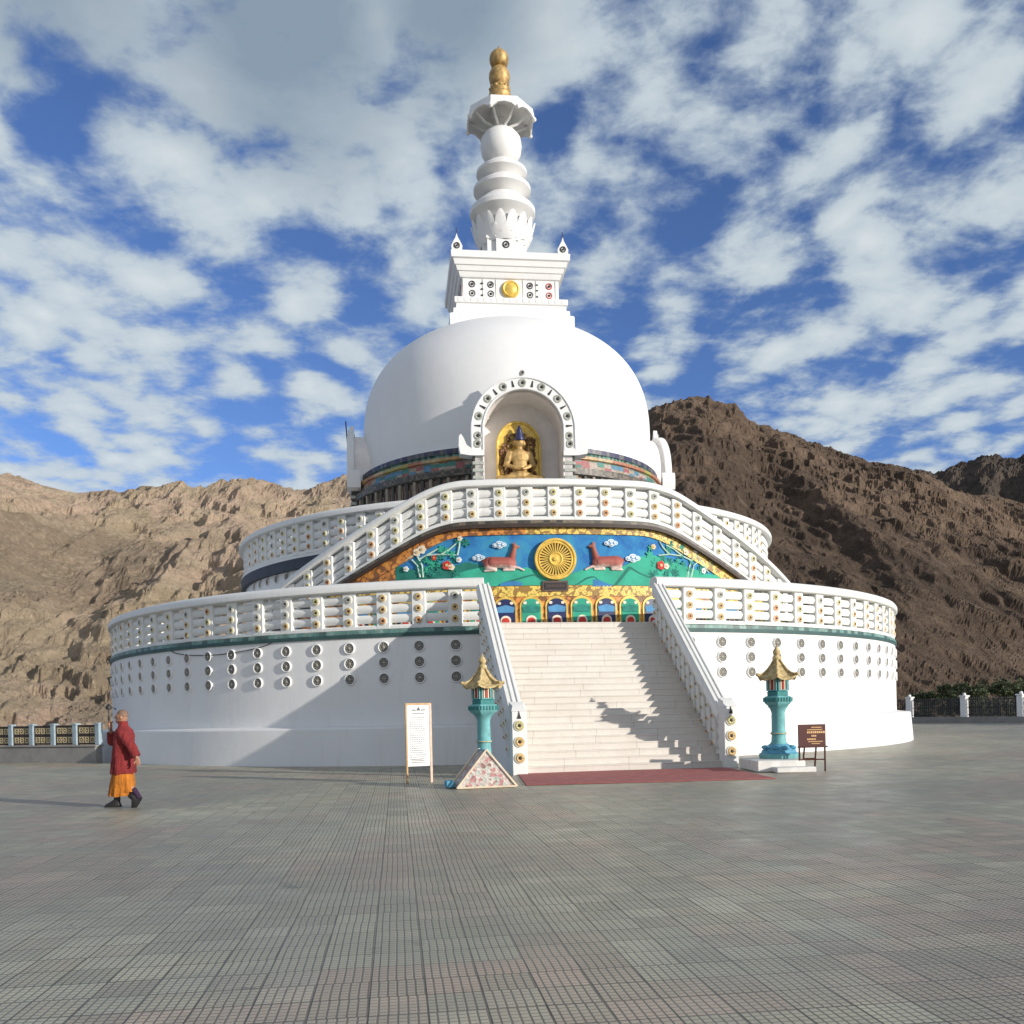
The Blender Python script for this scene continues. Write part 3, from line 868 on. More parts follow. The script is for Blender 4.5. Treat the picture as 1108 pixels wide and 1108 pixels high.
for k in range(0, 30):
    for sg in (-1, 1):
        a = sg*(17.5+3.1*k)-2.4
        if a > 75 or a < -92: continue
        m = MB(); m.box(-.07, .07, -.10, .05, 8.3, 11.0, 0, b=.02); m.box(-.16, .16, -.045, .05, 8.5, 10.7, 1)
        m.build('drum_panel', ['lattice_dark' if k % 2 else 'lattice_pale', 'lattice_brown'], drum, 30, (7.32*math.sin(R(a)), -7.32*math.cos(R(a)), 0), R(a))

# --- dome
m = MB(); n = 192; rows = []
prof = [(6.78-.033*(14.2-z)**2, z) for z in (12.26, 12.6, 13.0, 13.4, 13.8)]
for i in range(0, 57):
    a = R(90*i/56); prof.append((max(.001, 6.78*math.cos(a)**.85), 14.2+5.2*math.sin(a)**.8))
for r, z in prof:
    rows.append([(r*math.sin(2*PI*k/n), -r*math.cos(2*PI*k/n), z) for k in range(n)])
vs = [p for r_ in rows for p in r_]; fs = []
for i in range(len(rows)-1):
    for k in range(n):
        j = (k+1) % n; q = [i*n+k, i*n+j, (i+1)*n+j, (i+1)*n+k]
        c = [sum(vs[t][d] for t in q)/4 for d in range(3)]
        inside = False
        for (ux, uy) in ((0, -1),):
            fwd = c[0]*ux+c[1]*uy; lat = abs(-c[0]*uy+c[1]*ux)
            ca_, sa_ = math.cos(R(2.4)), math.sin(R(2.4)); yy = c[0]*sa_+c[1]*ca_
            xx = c[0]*ca_-c[1]*sa_; lat = abs(xx); fwd = -yy
            if uy == -1 and fwd > 0 and ((lat < 1.72 and c[2] < NZ) or math.hypot(lat, c[2]-NZ) < 1.72): inside = True
        if not inside: fs.append(q)
m.add(vs, fs, 0); m.build('dome', ['dome_white'], stupa, 40)

# --- niches on the four sides
def niche(rz, front):
    ds = 0 if front else -.62
    def tr(x, s_, z):      # s_: distance out from the axis
        s_ = s_+ds; p = Matrix.Rotation(rz, 3, 'Z') @ Vector((x, -s_, z)); return p
    ARC = 28
    def arch_line(r, z0): return [(r, z0)]+[(r*math.cos(PI*i/ARC), NZ+r*math.sin(PI*i/ARC)) for i in range(ARC+1)]+[(-r, z0)]
    m = MB()
    zlow = 10.2; s0, s1 = (6.25 if front else 5.9), 8.0
    ro = NR_OUT-.16
    oi, oo = arch_line(NR_IN, zlow), arch_line(ro, zlow)
    N = len(oi)
    vs = [tr(x, s_, z) for s_ in (s1-.05, s0) for line in (oi, oo) for x, z in line]
    fs = []
    for i in range(N-1):
        fs.append([i, i+1, 2*N+i+1, 2*N+i]); fs.append([N+i, N+i+1, 3*N+i+1, 3*N+i]); fs.append([i, i+1, N+i+1, N+i]); fs.append([2*N+i, 2*N+i+1, 3*N+i+1, 3*N+i])
    m.add(vs, fs, 0)
    # back wall and floor
    bw_ = [(x, z) for x, z in arch_line(NR_IN+.05, zlow)]
    sb = s0+.05
    m.prism(bw_, lambda u, v, d: tr(u, sb-d, v), .08, 0)
    m.add([tr(-1.7, 8.0, zlow), tr(1.7, 8.0, zlow), tr(1.7, s0, zlow), tr(-1.7, s0, zlow)], [[0, 1, 2, 3]], 0)
    root = m.build('niche', ['niche_wall'], stupa, 40)
    # arch frame
    m = MB()
    zl = 11.72
    oi, oo = arch_line(NR_IN, zl), arch_line(NR_OUT, zl)
    N = len(oi)
    sa, sb = 8.06, 7.8
    vs = [tr(x, s_, z) for s_ in (sa, sb) for line in (oi, oo) for x, z in line]
    fs = []
    for i in range(N-1):
        fs.append([i, i+1, 2*N+i+1, 2*N+i]); fs.append([N+i, N+i+1, 3*N+i+1, 3*N+i]); fs.append([i, i+1, N+i+1, N+i]); fs.append([2*N+i, 2*N+i+1, 3*N+i+1, 3*N+i])
    m.add(vs, fs, 0)
    for rr in (NR_IN+.04, NR_OUT-.04):
        P = [tr(x, 8.07, z) for x, z in arch_line(rr, zl)]; m.tube(P, .04, 6, 0)
    # foot ledges with upturned tips
    for sg in (-1, 1):
        poly = [(sg*NR_IN, 11.72), (sg*NR_IN, 11.52), (sg*2.12, 11.52), (sg*2.50, 11.58), (sg*2.56, 11.9), (sg*2.54, 12.28), (sg*2.46, 12.36), (sg*2.36, 12.2), (sg*2.24, 11.92), (sg*2.06, 11.80)]
        m.prism(poly, lambda u, v, d: tr(u, 7.5+d, v), .60, 0)
    m.prism([(-.16, NZ+NR_OUT-.06), (.16, NZ+NR_OUT-.06), (.12, NZ+NR_OUT+.16), (0, NZ+NR_OUT+.42), (-.12, NZ+NR_OUT+.16)], lambda u, v, d: tr(u, 7.85+d, v), .18, 0)
    fr_ = m.build('arch_frame', ['white_paint'], root, 40)
    # ornaments on the arch, each a piece of its own
    rm = (NR_IN+NR_OUT)/2
    OM = ['grey_green', 'near_black', 'disc_lines']
    def boss(x, z, r):
        m = MB(); mx = Matrix.Rotation(rz, 4, 'Z') @ Matrix.Translation((x, -8.06-ds, z)) @ Matrix.Rotation(R(90), 4, 'X')
        m.lathe([(r, 0), (r, .025), (r*.75, .04), (r*.6, .02), (0, .02)], 16, 0, mx=mx, caps=False)
        m.lathe([(r*.42, .021), (r*.3, .045), (0, .05)], 10, 1, mx=mx, caps=False)
        for k in range(6):
            t = k*PI/3; m.prism([(x+r*.62*math.cos(t)+.022*math.cos(q*1.57), z+r*.62*math.sin(t)+.022*math.sin(q*1.57)) for q in range(4)], lambda u, v, d: tr(u, 8.07+d, v), .03, 2)
        m.build('arch_roundel', OM, root, 40)
    for k in range(-4, 5):
        a = PI/2-R(24.5)*k; boss(rm*math.cos(a), NZ+rm*math.sin(a), .165)
        if k < 4:
            a2 = a-R(12.25); c_, s_ = math.cos(a2), math.sin(a2); m = MB()
            poly = [(rm*c_-u*s_+v*c_, NZ+rm*s_+u*c_+v*s_) for u, v in ((-.045, -.13), (.045, -.13), (.015, .12), (-.015, .12))]
            m.prism(poly, lambda u, v, d: tr(u, 8.055+d, v), .03, 1); m.build('arch_dart', OM, root, 40)
    for sg in (-1, 1): boss(sg*rm, 11.98, .165)
    boss(0, NZ+NR_OUT+.14, .10)
    # pillars below the ledge
    for sg in (-1, 1):
        m = MB()
        mx = Matrix.Rotation(rz, 4, 'Z')
        x0, x1 = sorted((sg*1.60, sg*2.02))
        m.box(x0, x1, -7.95-ds, -6.9-ds, 9.4, 11.52, 0, mx, .02)
        for k in range(7): m.box(x0-.02, x1+.02, -7.985-ds, -6.95-ds, 9.5+.28*k, 9.64+.28*k, 1, mx, .02)
        m.build('niche_pillar', ['lattice_dark', 'grey_green'], root, 30)
    return root
niche(R(-2.4), True); niche(R(90), False); niche(R(-90), False)

# --- harmika
HXc = .05
harm_rot = 0
def sq(m, prof, mat=0, cx=HXc):
    """square lathe: prof (half width, z)"""
    vs = []
    for w, z in prof: vs += [(cx-w, -w, z), (cx+w, -w, z), (cx+w, w, z), (cx-w, w, z)]
    fs = []
    for k in range(len(prof)-1):
        for i in range(4):
            j = (i+1) % 4; fs.append([k*4+i, k*4+j, k*4+4+j, k*4+4+i])
    fs.append([3, 2, 1, 0]); e = (len(prof)-1)*4; fs.append([e, e+1, e+2, e+3])
    m.add(vs, fs, mat)
m = MB()
sq(m, [(2.82, 18.0), (2.82, 19.28), (2.78, 19.34), (2.66, 19.36), (2.64, 19.62), (2.52, 19.66), (2.50, 19.88), (2.58, 19.92), (2.58, 20.16), (2.50, 20.20), (2.22, 20.22), (2.20, 21.16), (2.28, 21.18), (2.32, 21.26), (2.36, 21.40), (2.42, 21.42), (2.44, 21.50), (2.48, 21.62), (2.54, 21.64), (2.56, 21.72), (2.60, 21.86), (2.69, 21.90), (2.71, 22.18), (2.66, 22.22)])
harm = m.build('harmika', ['white_paint'], stupa, 25)
def on_face(k):        # 4 faces
    return Matrix.Translation((HXc, 0, 0)) @ Matrix.Rotation(R(90)*k, 4, 'Z')
for k in (0, 1, 3):
    mx = on_face(k)
    m = MB()
    m.box(-2.5, 2.5, -2.585, -2.55, 19.955, 19.975, 0, mx)
    for i in range(17): m.box(-2.45+.295*i, -2.32+.295*i, -2.595, -2.55, 19.96, 20.12, 0, mx)
    m.build('dentil_row', ['rail_white'], harm, 30)
    for x in (-2.12, -.62, .62, 2.12, -1.22, 1.22):
        m = MB(); m.box(x-.05, x+.05, -2.235, -2.19, 20.24, 21.14, 0, mx); m.build('panel_divider', ['rail_white'], harm, 30)
    for x in (-1.75, -.90, .90, 1.78):
        for z in (20.48, 20.90):
            m = MB(); mm = mx @ Matrix.Translation((x, -2.2, z)) @ Matrix.Rotation(R(90), 4, 'X')
            kk = 1 if x > 1.5 else 0
            m.lathe([(.15, 0), (.15, .03), (.115, .045), (.11, .0)], 18, kk, mx=mm, caps=False)
            m.lathe([(.065, 0), (.055, .04), (0, .045)], 10, 0, mx=mm, caps=False)
            m.build('harmika_boss', ['near_black', 'flower_red'], harm, 40)
    for x in (-1.30, 1.22):
        for z in (20.40, 20.68, 20.94):
            m = MB(); m.box(x-.05, x+.05, -2.25, -2.19, z-.03, z+.03, 0, mx); m.build('harmika_stud', ['near_black'], harm, 40)
    m = MB(); mm = mx @ Matrix.Translation((0, -2.2, 20.69)) @ Matrix.Rotation(R(90), 4, 'X')
    m.lathe([(.40, 0), (.40, .10), (.34, .17), (.28, .14), (.15, .20), (0, .23)], 28, 0, mx=mm, caps=False)
    m.build('gilded_medallion', ['gold_paint'], harm, 40)
# corner ornaments
for sx, sy in ((-1, -1), (1, -1), (-1, 1), (1, 1)):
    m = MB(); x, y = HXc+sx*2.42, sy*2.42
    fn = lambda u, v, d: (x+u, y-.08+d, v)
    m.prism([(-.22, 22.2), (.22, 22.2), (.25, 22.48), (.14, 22.7), (.05, 22.86), (.0, 23.05), (-.05, 22.86), (-.14, 22.7), (-.25, 22.48)], fn, .16, 0)
    mm = Matrix.Translation((x, y-.08, 22.48)) @ Matrix.Rotation(R(90), 4, 'X')
    m.lathe([(.14, 0), (.14, .03), (.10, .04), (.09, .0)], 16, 1, mx=mm, caps=False); m.lathe([(.05, 0), (.04, .05), (0, .05)], 10, 1, mx=mm, caps=False)
    m.ball((x, y, 23.05), .045, 2, 8); m.tube([(x, y, 23.0), (x, y, 23.3)], .025, 6, 2)
    m.build('corner_crest', ['white_paint', 'near_black', 'navy'], harm, 40)

# --- spire
m = MB()
sq(m, [(.86, 22.1), (.86, 23.9), (.8, 24.0)], 0)
m.box(HXc-.46, HXc+.46, -1.04, 1.04, 22.1, 23.78, 0); m.box(HXc-1.04, HXc+1.04, -.46, .46, 22.1, 23.775, 0)
m.box(HXc-.52, HXc+.52, -1.09, 1.09, 23.70, 23.84, 0); m.box(HXc-1.09, HXc+1.09, -.52, .52, 23.702, 23.838, 0); m.box(HXc-.91, HXc+.91, -.91, .91, 23.704, 23.836, 0)
mm = Matrix.Translation((HXc, -1.04, 23.35)) @ Matrix.Rotation(R(90), 4, 'X')
m.lathe([(.17, 0), (.17, .03), (.12, .04), (.11, .0)], 16, 1, mx=mm, caps=False); m.lathe([(.06, 0), (.05, .05), (0, .05)], 10, 1, mx=mm, caps=False)
spire = m.build('spire', ['white_paint', 'near_black'], stupa, 30)
m = MB()   # lotus cup with petals
m.lathe([(.95, 23.5), (1.12, 23.8), (1.28, 24.3), (1.34, 24.66), (.9, 24.7)], 32, 0, (HXc, 0))
for ring_, (r0, z0, r1, z1) in enumerate(((1.06, 23.62, 1.40, 24.25), (1.24, 23.9, 1.52, 24.78))):
    for k in range(16):
        a = 2*PI*(k+.5*ring_)/16; vs = []; fs = []
        for i in range(6):
            t = i/5; w = .27*math.sin(PI*min(1, .22+t*.74))**.6; r = r0+(r1-r0)*t**.8; z = z0+(z1-z0)*t
            for j, d in ((-1, 0), (0, .05), (1, 0)):
                rr = r+d; vs.append((HXc+rr*math.sin(a)+j*w*math.cos(a), -rr*math.cos(a)+j*w*math.sin(a), z))
        for i in range(5):
            for j in range(2): fs.append([i*3+j, i*3+j+1, i*3+j+4, i*3+j+3])
        m.add(vs, fs, 0)
m.build('lotus_cup', ['white_paint'], spire, 50)
def ring_part(z0, z1, r, name='spire_ring'):
    m = MB(); h = z1-z0
    m.lathe([(r*.60, z0), (r*.62, z0+.08*h), (r*.96, z0+.36*h), (r, z0+.40*h), (r, z0+.56*h), (r*.96, z0+.62*h), (r*.66, z0+.93*h), (r*.60, z0+h)], 48, 0, (HXc, 0))
    m.build(name, ['white_paint'], spire, 12)
ring_part(24.66, 26.02, 1.56); ring_part(25.94, 26.90, 1.37); ring_part(26.80, 27.66, 1.21)
m = MB(); m.lathe([(.60, 27.5), (.58, 27.76), (.78, 27.88), (.94, 28.18), (.99, 28.54), (.94, 28.88), (.76, 29.12), (.50, 29.30), (.36, 29.42), (.36, 30.2)], 40, 0, (HXc, 0)); m.build('spire_bulb', ['white_paint'], spire, 50)
# octagonal parasol: hanging fascia, flat roof and brackets
m = MB()
def octa(r, z, a0=22.5): return [(HXc+r*math.sin(R(a0+45*k)), -r*math.cos(R(a0+45*k)), z) for k in range(8)]
pr = [(1.72, 29.58), (1.60, 30.06), (.60, 30.42), (.45, 30.42)]
inn = [(1.64, 29.58), (1.53, 29.98), (.5, 30.26)]
vs = []; fs = []
def scal(r, z):
    out = []
    for k in range(32):
        q = k % 4; a = R(22.5+45*(k//4)+11.25*q); f = math.cos(R(22.5))/math.cos(R(22.5-11.25*q)); low = z < 29.7
        out.append((HXc+r*f*math.sin(a), -r*f*math.cos(a), z+((.0, .10, .16, .10)[q]-.14*(q == 0) if low else 0)))
    return out
for r, z in pr+inn[::-1]: vs += scal(r, z)
nr = len(pr)+len(inn)
for k in range(nr-1):
    for i in range(32):
        j = (i+1) % 32; fs.append([k*32+i, k*32+j, k*32+32+j, k*32+32+i])
for i in range(32):
    j = (i+1) % 32; fs.append([(nr-1)*32+i, (nr-1)*32+j, j, i])
m.add(vs, fs, 0); m.lathe([(.45, 29.8), (.5, 30.44), (.4, 30.6)], 16, 0, (HXc, 0))
par = m.build('parasol', ['white_paint'], spire, 20)
m = MB()
for k in range(8):
    a = R(22.5+45*k); s_, c_ = math.sin(a), math.cos(a)
    m.tube([(HXc+.38*s_, -.38*c_, 29.40), (HXc+.85*s_, -.85*c_, 29.50), (HXc+1.25*s_, -1.25*c_, 29.78), (HXc+1.52*s_, -1.52*c_, 29.94)], .07, 6, 0)
    m.ball((HXc+1.66*s_, -1.66*c_, 29.54), .11, 0, 8)
m.build('parasol_bracket', ['white_paint'], par, 40)
m = MB()
m.lathe([(.50, 30.3), (.54, 30.75), (.5, 30.9), (.54, 31.0), (.46, 31.1), (.50, 31.22), (.40, 31.34), (.36, 31.46), (.46, 31.6), (.51, 31.85), (.49, 32.05), (.40, 32.22), (.26, 32.3), (.24, 32.4)], 24, 0, (HXc, 0))
for k in range(12):
    a = 2*PI*k/12; m.ball((HXc+.45*math.sin(a), -.45*math.cos(a), 31.28), .085, 0, 8)
m.lathe([(.24, 32.35), (.38, 32.44), (.455, 32.62), (.465, 32.76), (.42, 32.94), (.28, 33.1), (.12, 33.18), (.06, 33.28), (.0, 33.42)], 24, 0, (HXc, 0))
m.build('finial', ['gold'], spire, 50)
# drooping lead on the left of the terrace wall, and the conductor beside the side niche
m = MB(); P = []
for i in range(25):
    a = -31-16*i/24; t = R(a); z = 3.80-.28*math.sin(PI*i/24)**.6
    P.append((RC[0]+17.33*math.sin(t), RC[1]-17.33*math.cos(t), z))
m.tube(P, .014, 6, 0); m.build('cable', ['cable'], stupa, 40)
m = MB(); m.tube([to_local(at(382, 552, 41.9)), to_local(at(379, 515, 42.1)), to_local(at(376, 480, 42.3)), to_local(at(374, 456, 42.4))], .03, 6, 0)
m.build('lightning_conductor', ['cable'], stupa, 40)

# ================================================================== gilded statue in the front niche
MS = Matrix.Translation((AX, AY, 0)) @ Matrix.Rotation(PHI, 4, 'Z')
statue = thing('statue', 'gilded seated buddha figure with ornate halo inside the arched niche of the white dome', 'statue', MS @ Vector((-.38, -6.95, 10.3)), PHI)
def bump_arch(w, h, n=20):
    p = [(-w, 0), (w, 0)]
    for i in range(n+1):
        a = PI*i/n; p.append((w*math.cos(a), h-w*1.12+w*1.12*math.sin(a)))
    return p
m = MB(); m.prism(bump_arch(.90, 2.95), lambda u, v, d: (u, .35-d, v), .22, 0)
P = [(u*1.0, .12, v) for u, v in bump_arch(.86, 2.90)[2:]]; m.tube([(P[0][0], .12, 0)]+P+[(P[-1][0], .12, 0)], .06, 8, 0)
m.build('halo', ['gold_paint'], statue, 35)
m = MB()
rs = random.Random(5)
for sx in (-1, 1):
    for k in range(64):
        x = sx*rs.uniform(.30, .76); z = rs.uniform(.3, 2.35)
        if math.hypot(x, max(0, z-1.75)) > .80: continue
        m.ball((x, .08, z), (rs.uniform(.04, .085), .07, rs.uniform(.05, .13)), 0 if rs.random() < .74 else 1, 8)
    for k in range(6):
        a = R(35+18*k); m.tube([(sx*(.42*math.cos(a)), .06, 1.86+.42*math.sin(a)), (sx*(.55*math.cos(a)), .04, 1.86+.55*math.sin(a)), (sx*.62*math.cos(a+.2), .05, 1.86+.62*math.sin(a+.2))], [.05, .04, .02], 6, k % 2)
m.build('halo_ornament', ['gold_dark', 'gold'], statue, 50)
m = MB()
m.ball((0, -.14, 1.86), (.165, .18, .21)); m.ball((0, -.31, 1.84), (.03, .04, .045))
m.capsule((0, -.12, 1.55), (0, -.13, 1.72), .10, .09)
m.ball((0, -.12, 1.30), (.30, .20, .30)); m.ball((0, -.12, .95), (.25, .20, .32)); m.ball((0, -.12, .62), (.36, .26, .2))
for sx in (-1, 1):
    m.capsule((sx*.30, -.12, 1.42), (sx*.42, -.14, 1.02), .115, .09); m.capsule((sx*.42, -.14, 1.02), (sx*.14, -.38, .84), .085, .06)
    m.ball((sx*.08, -.42, .83), (.08, .05, .05)); m.ball((sx*.17, -.13, 1.80), (.025, .05, .10))
    m.capsule((sx*.16, -.15, .50), (sx*.66, -.42, .42), .19, .14); m.capsule((sx*.66, -.42, .40), (-sx*.10, -.60, .40), .13, .09)
    for k in range(4): m.capsule((sx*(.02+.03*k), -.44, .84), (sx*(.0-.02*k), -.50, .86), .014)
o = m.remesh('body', 'gold', .02, statue, 3); o.scale = (1.3, .8, 1.1)
m = MB()
m.lathe([(.17, 1.96), (.185, 2.03), (.14, 2.12), (.15, 2.2), (.10, 2.32), (.11, 2.36), (.05, 2.44), (.06, 2.48), (0, 2.56)], 20, 0, (0, -.14))
o = m.build('crown', ['navy'], statue, 40); o.scale = (1.1, 1.1, 1.06)
m = MB(); m.lathe([(.80, -.3), (.85, -.05), (.70, .08), (.82, .2), (.78, .28), (0, .28)], 36, 0, (0, -.2))
m.build('lotus_seat', ['gold'], statue, 40)

# ================================================================== plaza
PL = [(-95, -70), (95, -70), (95, 44), (36.6, 44), (36.0, 50), (34.0, 57), (30.6, 64), (25, 70), (18, 75.6), (0, 80), (-12, 76), (-13, 34), (-14.4, 32.6), (-19.7, 35.0), (-30, 39.6), (-95, 68)]
mi = (Matrix.Translation((AX, AY, 0)) @ Matrix.Rotation(PHI, 4, 'Z')).inverted()
me = bpy.data.meshes.new('plaza'); pts = [mi @ Vector((x, y, 0)) for x, y in PL]
n = len(pts)
me.from_pydata([tuple(p) for p in pts]+[(p.x, p.y, -3) for p in pts], [], [list(range(n))]+[[i, n+i, n+(i+1) % n, (i+1) % n] for i in range(n)])
me.materials.append(M['paver_tiles'])
bm = bmesh.new(); bm.from_mesh(me); bmesh.ops.recalc_face_normals(bm, faces=bm.faces); bm.to_mesh(me); bm.free()
pl = bpy.data.objects.new('plaza', me); COL.objects.link(pl); pl.location = (AX, AY, 0); pl.rotation_euler.z = PHI; tag(pl, kind='structure')
m = MB(); m.lathe([(9000, -46), (3000, -45.5), (400, -45), (60, -44), (0, -44)], 96, 0, caps=False)
g = m.build('ground', ['dry_ground'], None, 30); tag(g, kind='structure')

def S(x, y, z=0): return MS @ Vector((x, y, z))
# red carpet before the stairs
m = MB(); m.box(-2.52, 2.56, -1.9, 1.75, .004, .022, 0, b=.006)
rc = m.build('red_carpet', ['carpet_red'], None, 30, (2.68, 20.5, 0), R(2.5)); tag(rc, 'faded red carpet lying on the paving at the foot of the white stairs', 'carpet')

# ================================================================== lanterns
def hexa(r, z, n=6, a0=30): return [(r*math.sin(R(a0+360/n*k)), -r*math.cos(R(a0+360/n*k)), z) for k in range(n)]
def hexlathe(m, prof, mat=0, n=6, a0=30):
    vs = []
    for r, z in prof: vs += hexa(r, z, n, a0)
    fs = []; ms = []
    for k in range(len(prof)-1):
        for i in range(n):
            j = (i+1) % n; fs.append([k*n+i, k*n+j, k*n+n+j, k*n+n+i]); ms.append(mat[k] if isinstance(mat, list) else mat)
    fs.append(list(range(n))[::-1]); fs.append([(len(prof)-1)*n+i for i in range(n)]); ms += [mat[0] if isinstance(mat, list) else mat]*2
    m.add(vs, fs, ms)
def lantern(loc, rz, label, zb):
    t = thing('stone_lantern', label, 'lantern', loc, rz, 'painted lanterns flanking the stairs')
    m = MB(); hexlathe(m, [(.40, zb), (.42, zb+.03), (.42, zb+.10), (.37, zb+.13), (.36, zb+.17), (.24, zb+.27), (.20, zb+.31)], [1, 1, 0, 0, 0, 0], 8, 22.5)
    for k in range(8):
        a = R(45*k); m.ball((.29*math.sin(a), -.29*math.cos(a), zb+.23), (.09, .09, .05), 0, 8)
    m.build('base', ['lantern_blue', 'lantern_teal'], t, 35)
    m = MB(); m.lathe([(.20, zb+.29), (.155, zb+.36), (.145, .74), (.17, .76), (.17, .79), (.145, .81), (.14, 1.22), (.17, 1.30), (.22, 1.36)], 24, 0); m.lathe([(.172, .765), (.176, .772), (.172, .785)], 24, 1, caps=False)
    m.build('column', ['lantern_teal', 'lantern_gold'], t, 40)
    m = MB(); hexlathe(m, [(.20, 1.34), (.31, 1.42), (.33, 1.46), (.33, 1.54), (.30, 1.57), (.24, 1.58)])
    for k in range(6):
        a0, a1 = R(30+60*k), R(90+60*k)
        for i in range(5):
            q = (i+.5)/5; x = .335*(math.sin(a0)*(1-q)+math.sin(a1)*q); y = -.335*(math.cos(a0)*(1-q)+math.cos(a1)*q)
            m.box(-.016, .016, -.016, .016, 1.455, 1.545, 1, Matrix.Translation((x, y, 0)) @ Matrix.Rotation((a0+a1)/2, 4, 'Z'))
    m.build('gallery', ['lantern_teal', 'lantern_teal_deep'], t, 30)
    m = MB(); hexlathe(m, [(.245, 1.575), (.25, 1.66), (.235, 1.68), (.235, 1.95), (.27, 1.99)])
    box_ = m.build('light_box', ['lantern_teal_deep'], t, 25)
    for k in range(6):
        a = R(60*k); mx = Matrix.Rotation(a, 4, 'Z'); ap = .235*math.cos(R(30))
        m = MB()
        m.box(-.085, .085, -ap-.012, -ap+.02, 1.71, 1.92, 1, mx)
        for x0, x1, z0, z1 in ((-.105, -.085, 1.69, 1.94), (.085, .105, 1.69, 1.94), (-.085, .085, 1.92, 1.94), (-.085, .085, 1.69, 1.71)): m.box(x0, x1, -ap-.03, -ap+.02, z0, z1, 0, mx)
        for x in (-.045, 0, .045): m.box(x-.01, x+.01, -ap-.022, -ap, 1.711, 1.919, 2 if x else 3, mx)
        m.build('window', ['lantern_teal', 'gold_dark', 'flower_white', 'flower_red'], box_, 25)
    # roof: curved hexagonal hood with lifted corners
    m = MB(); vs = []; fs = []; NS_, NK = 6, 7
    for k in range(6):
        for i in range(NS_):
            q = i/NS_
            for j in range(NK):
                s_ = j/(NK-1); r = .43*(1-s_)+.055*s_
                z = 1.955+.42*s_**1.75
                lift = (abs(q-.5)*2)**3*.07*(1-s_)**2
                a0, a1 = R(30+60*k), R(90+60*k)
                x = r*(math.sin(a0)*(1-q)+math.sin(a1)*q); y = -r*(math.cos(a0)*(1-q)+math.cos(a1)*q)
                e = 1+.10*(abs(q-.5)*2)**3*(1-s_); vs.append((x*e, y*e, z+lift))
    tot = 6*NS_
    for i in range(tot):
        ii = (i+1) % tot
        for j in range(NK-1): fs.append([i*NK+j, ii*NK+j, ii*NK+j+1, i*NK+j+1])
    b0 = len(vs)
    for i in range(tot): x, y, z = vs[i*NK]; vs.append((x*.97, y*.97, z-.045))
    for i in range(tot): x, y, z = vs[i*NK]; vs.append((x*.5, y*.5, 1.95))
    for i in range(tot):
        ii = (i+1) % tot
        fs.append([i*NK, b0+i, b0+ii, ii*NK]); fs.append([b0+i, b0+tot+i, b0+tot+ii, b0+ii])
    m.add(vs, fs, 0)
    for k in range(6):
        a = R(30+60*k); s_, c_ = math.sin(a), math.cos(a)
        P = [( (.475*(1-q)+.06*q)*s_, -(.475*(1-q)+.06*q)*c_, 1.97+.42*q**1.75+.075*(1-q)**2) for q in (0, .2, .4, .6, .8, 1)]
        m.tube(P, [.026, .024, .022, .022, .02, .018], 6, 0)
        m.ball(P[0], .035, 0, 8)
    rf = m.build('roof', ['lantern_gold'], t, 40)
    m = MB(); m.lathe([(.075, 2.34), (.10, 2.38), (.09, 2.42), (.05, 2.45), (.085, 2.50), (.08, 2.55), (.03, 2.62), (0, 2.70)], 16, 0); m.build('finial', ['lantern_gold'], rf, 50)
    return t
lr = at(843, 820, 21.6); ll = at(524.5, 830, 21.2)
o = lantern((lr.x, 21.6, 0), R(14), 'teal and gold lantern standing on the white stone slab beside the brown notice stand', .24); o.scale = (1.085,)*3
o = lantern((ll.x, 21.2, 0), R(20), 'teal and gold lantern standing behind the triangular patterned cloth frame', .02); o.scale = (1.06,)*3
a = at(846, 840, 19.3)
m = MB()
mx = Matrix.Translation((lr.x, 21.6, 0)) @ Matrix.Rotation(R(1), 4, 'Z')
m.box(-.45, .42, -1.30, -.95, .004, .125, 0, mx, .015); m.box(-.78, .30, -.949, .62, .004, .26, 0, mx, .02)
o = m.build('stone_slab', ['slab_stone'], None, 30); tag(o, 'two-stepped white stone slab carrying the right-hand teal lantern', 'slab')

# ================================================================== triangular cloth-covered frame
c0 = at(527, 853, 18.1)
t = thing('triangular_frame', 'low triangular frame covered in patterned pink and white cloth at foot of left stair rail', 'frame', (c0.x, 18.1, 0), R(12))
m = MB(); W, H, Dp = .56, .72, .55
vs = [(-W, 0, .03), (W, 0, .03), (0, 0, H), (-W-.05, Dp, .03), (W-.05, Dp, .03), (-.05, Dp, H)]
m.add(vs, [[0, 1, 2], [5, 4, 3], [0, 2, 5, 3], [1, 4, 5, 2], [0, 3, 4, 1]], 0); m.build('patterned_cloth', ['prayer_cloth'], t, 20)
m = MB()
for y, dx in ((-.02, 0), (Dp+.02, -.05)):
    m.tube([(-W-.04+dx, y, .02), (dx, y, H+.04)], .022, 6, 0); m.tube([(W+.04+dx, y, .02), (dx, y, H+.04)], .022, 6, 0); m.tube([(-W-.02+dx, y, .025), (W+.02+dx, y, .025)], .02, 6, 0)
m.build('frame_edge', ['pale_tan'], t, 40)
m = MB(); m.tube([(-.02, .02, H+.02), (-.05, Dp, H+.02)], .02, 6); m.box(-W-.22, -W-.04, .2, .45, .02, .16, 0, b=.02); m.build('foot_block', ['lantern_blue'], t, 30)

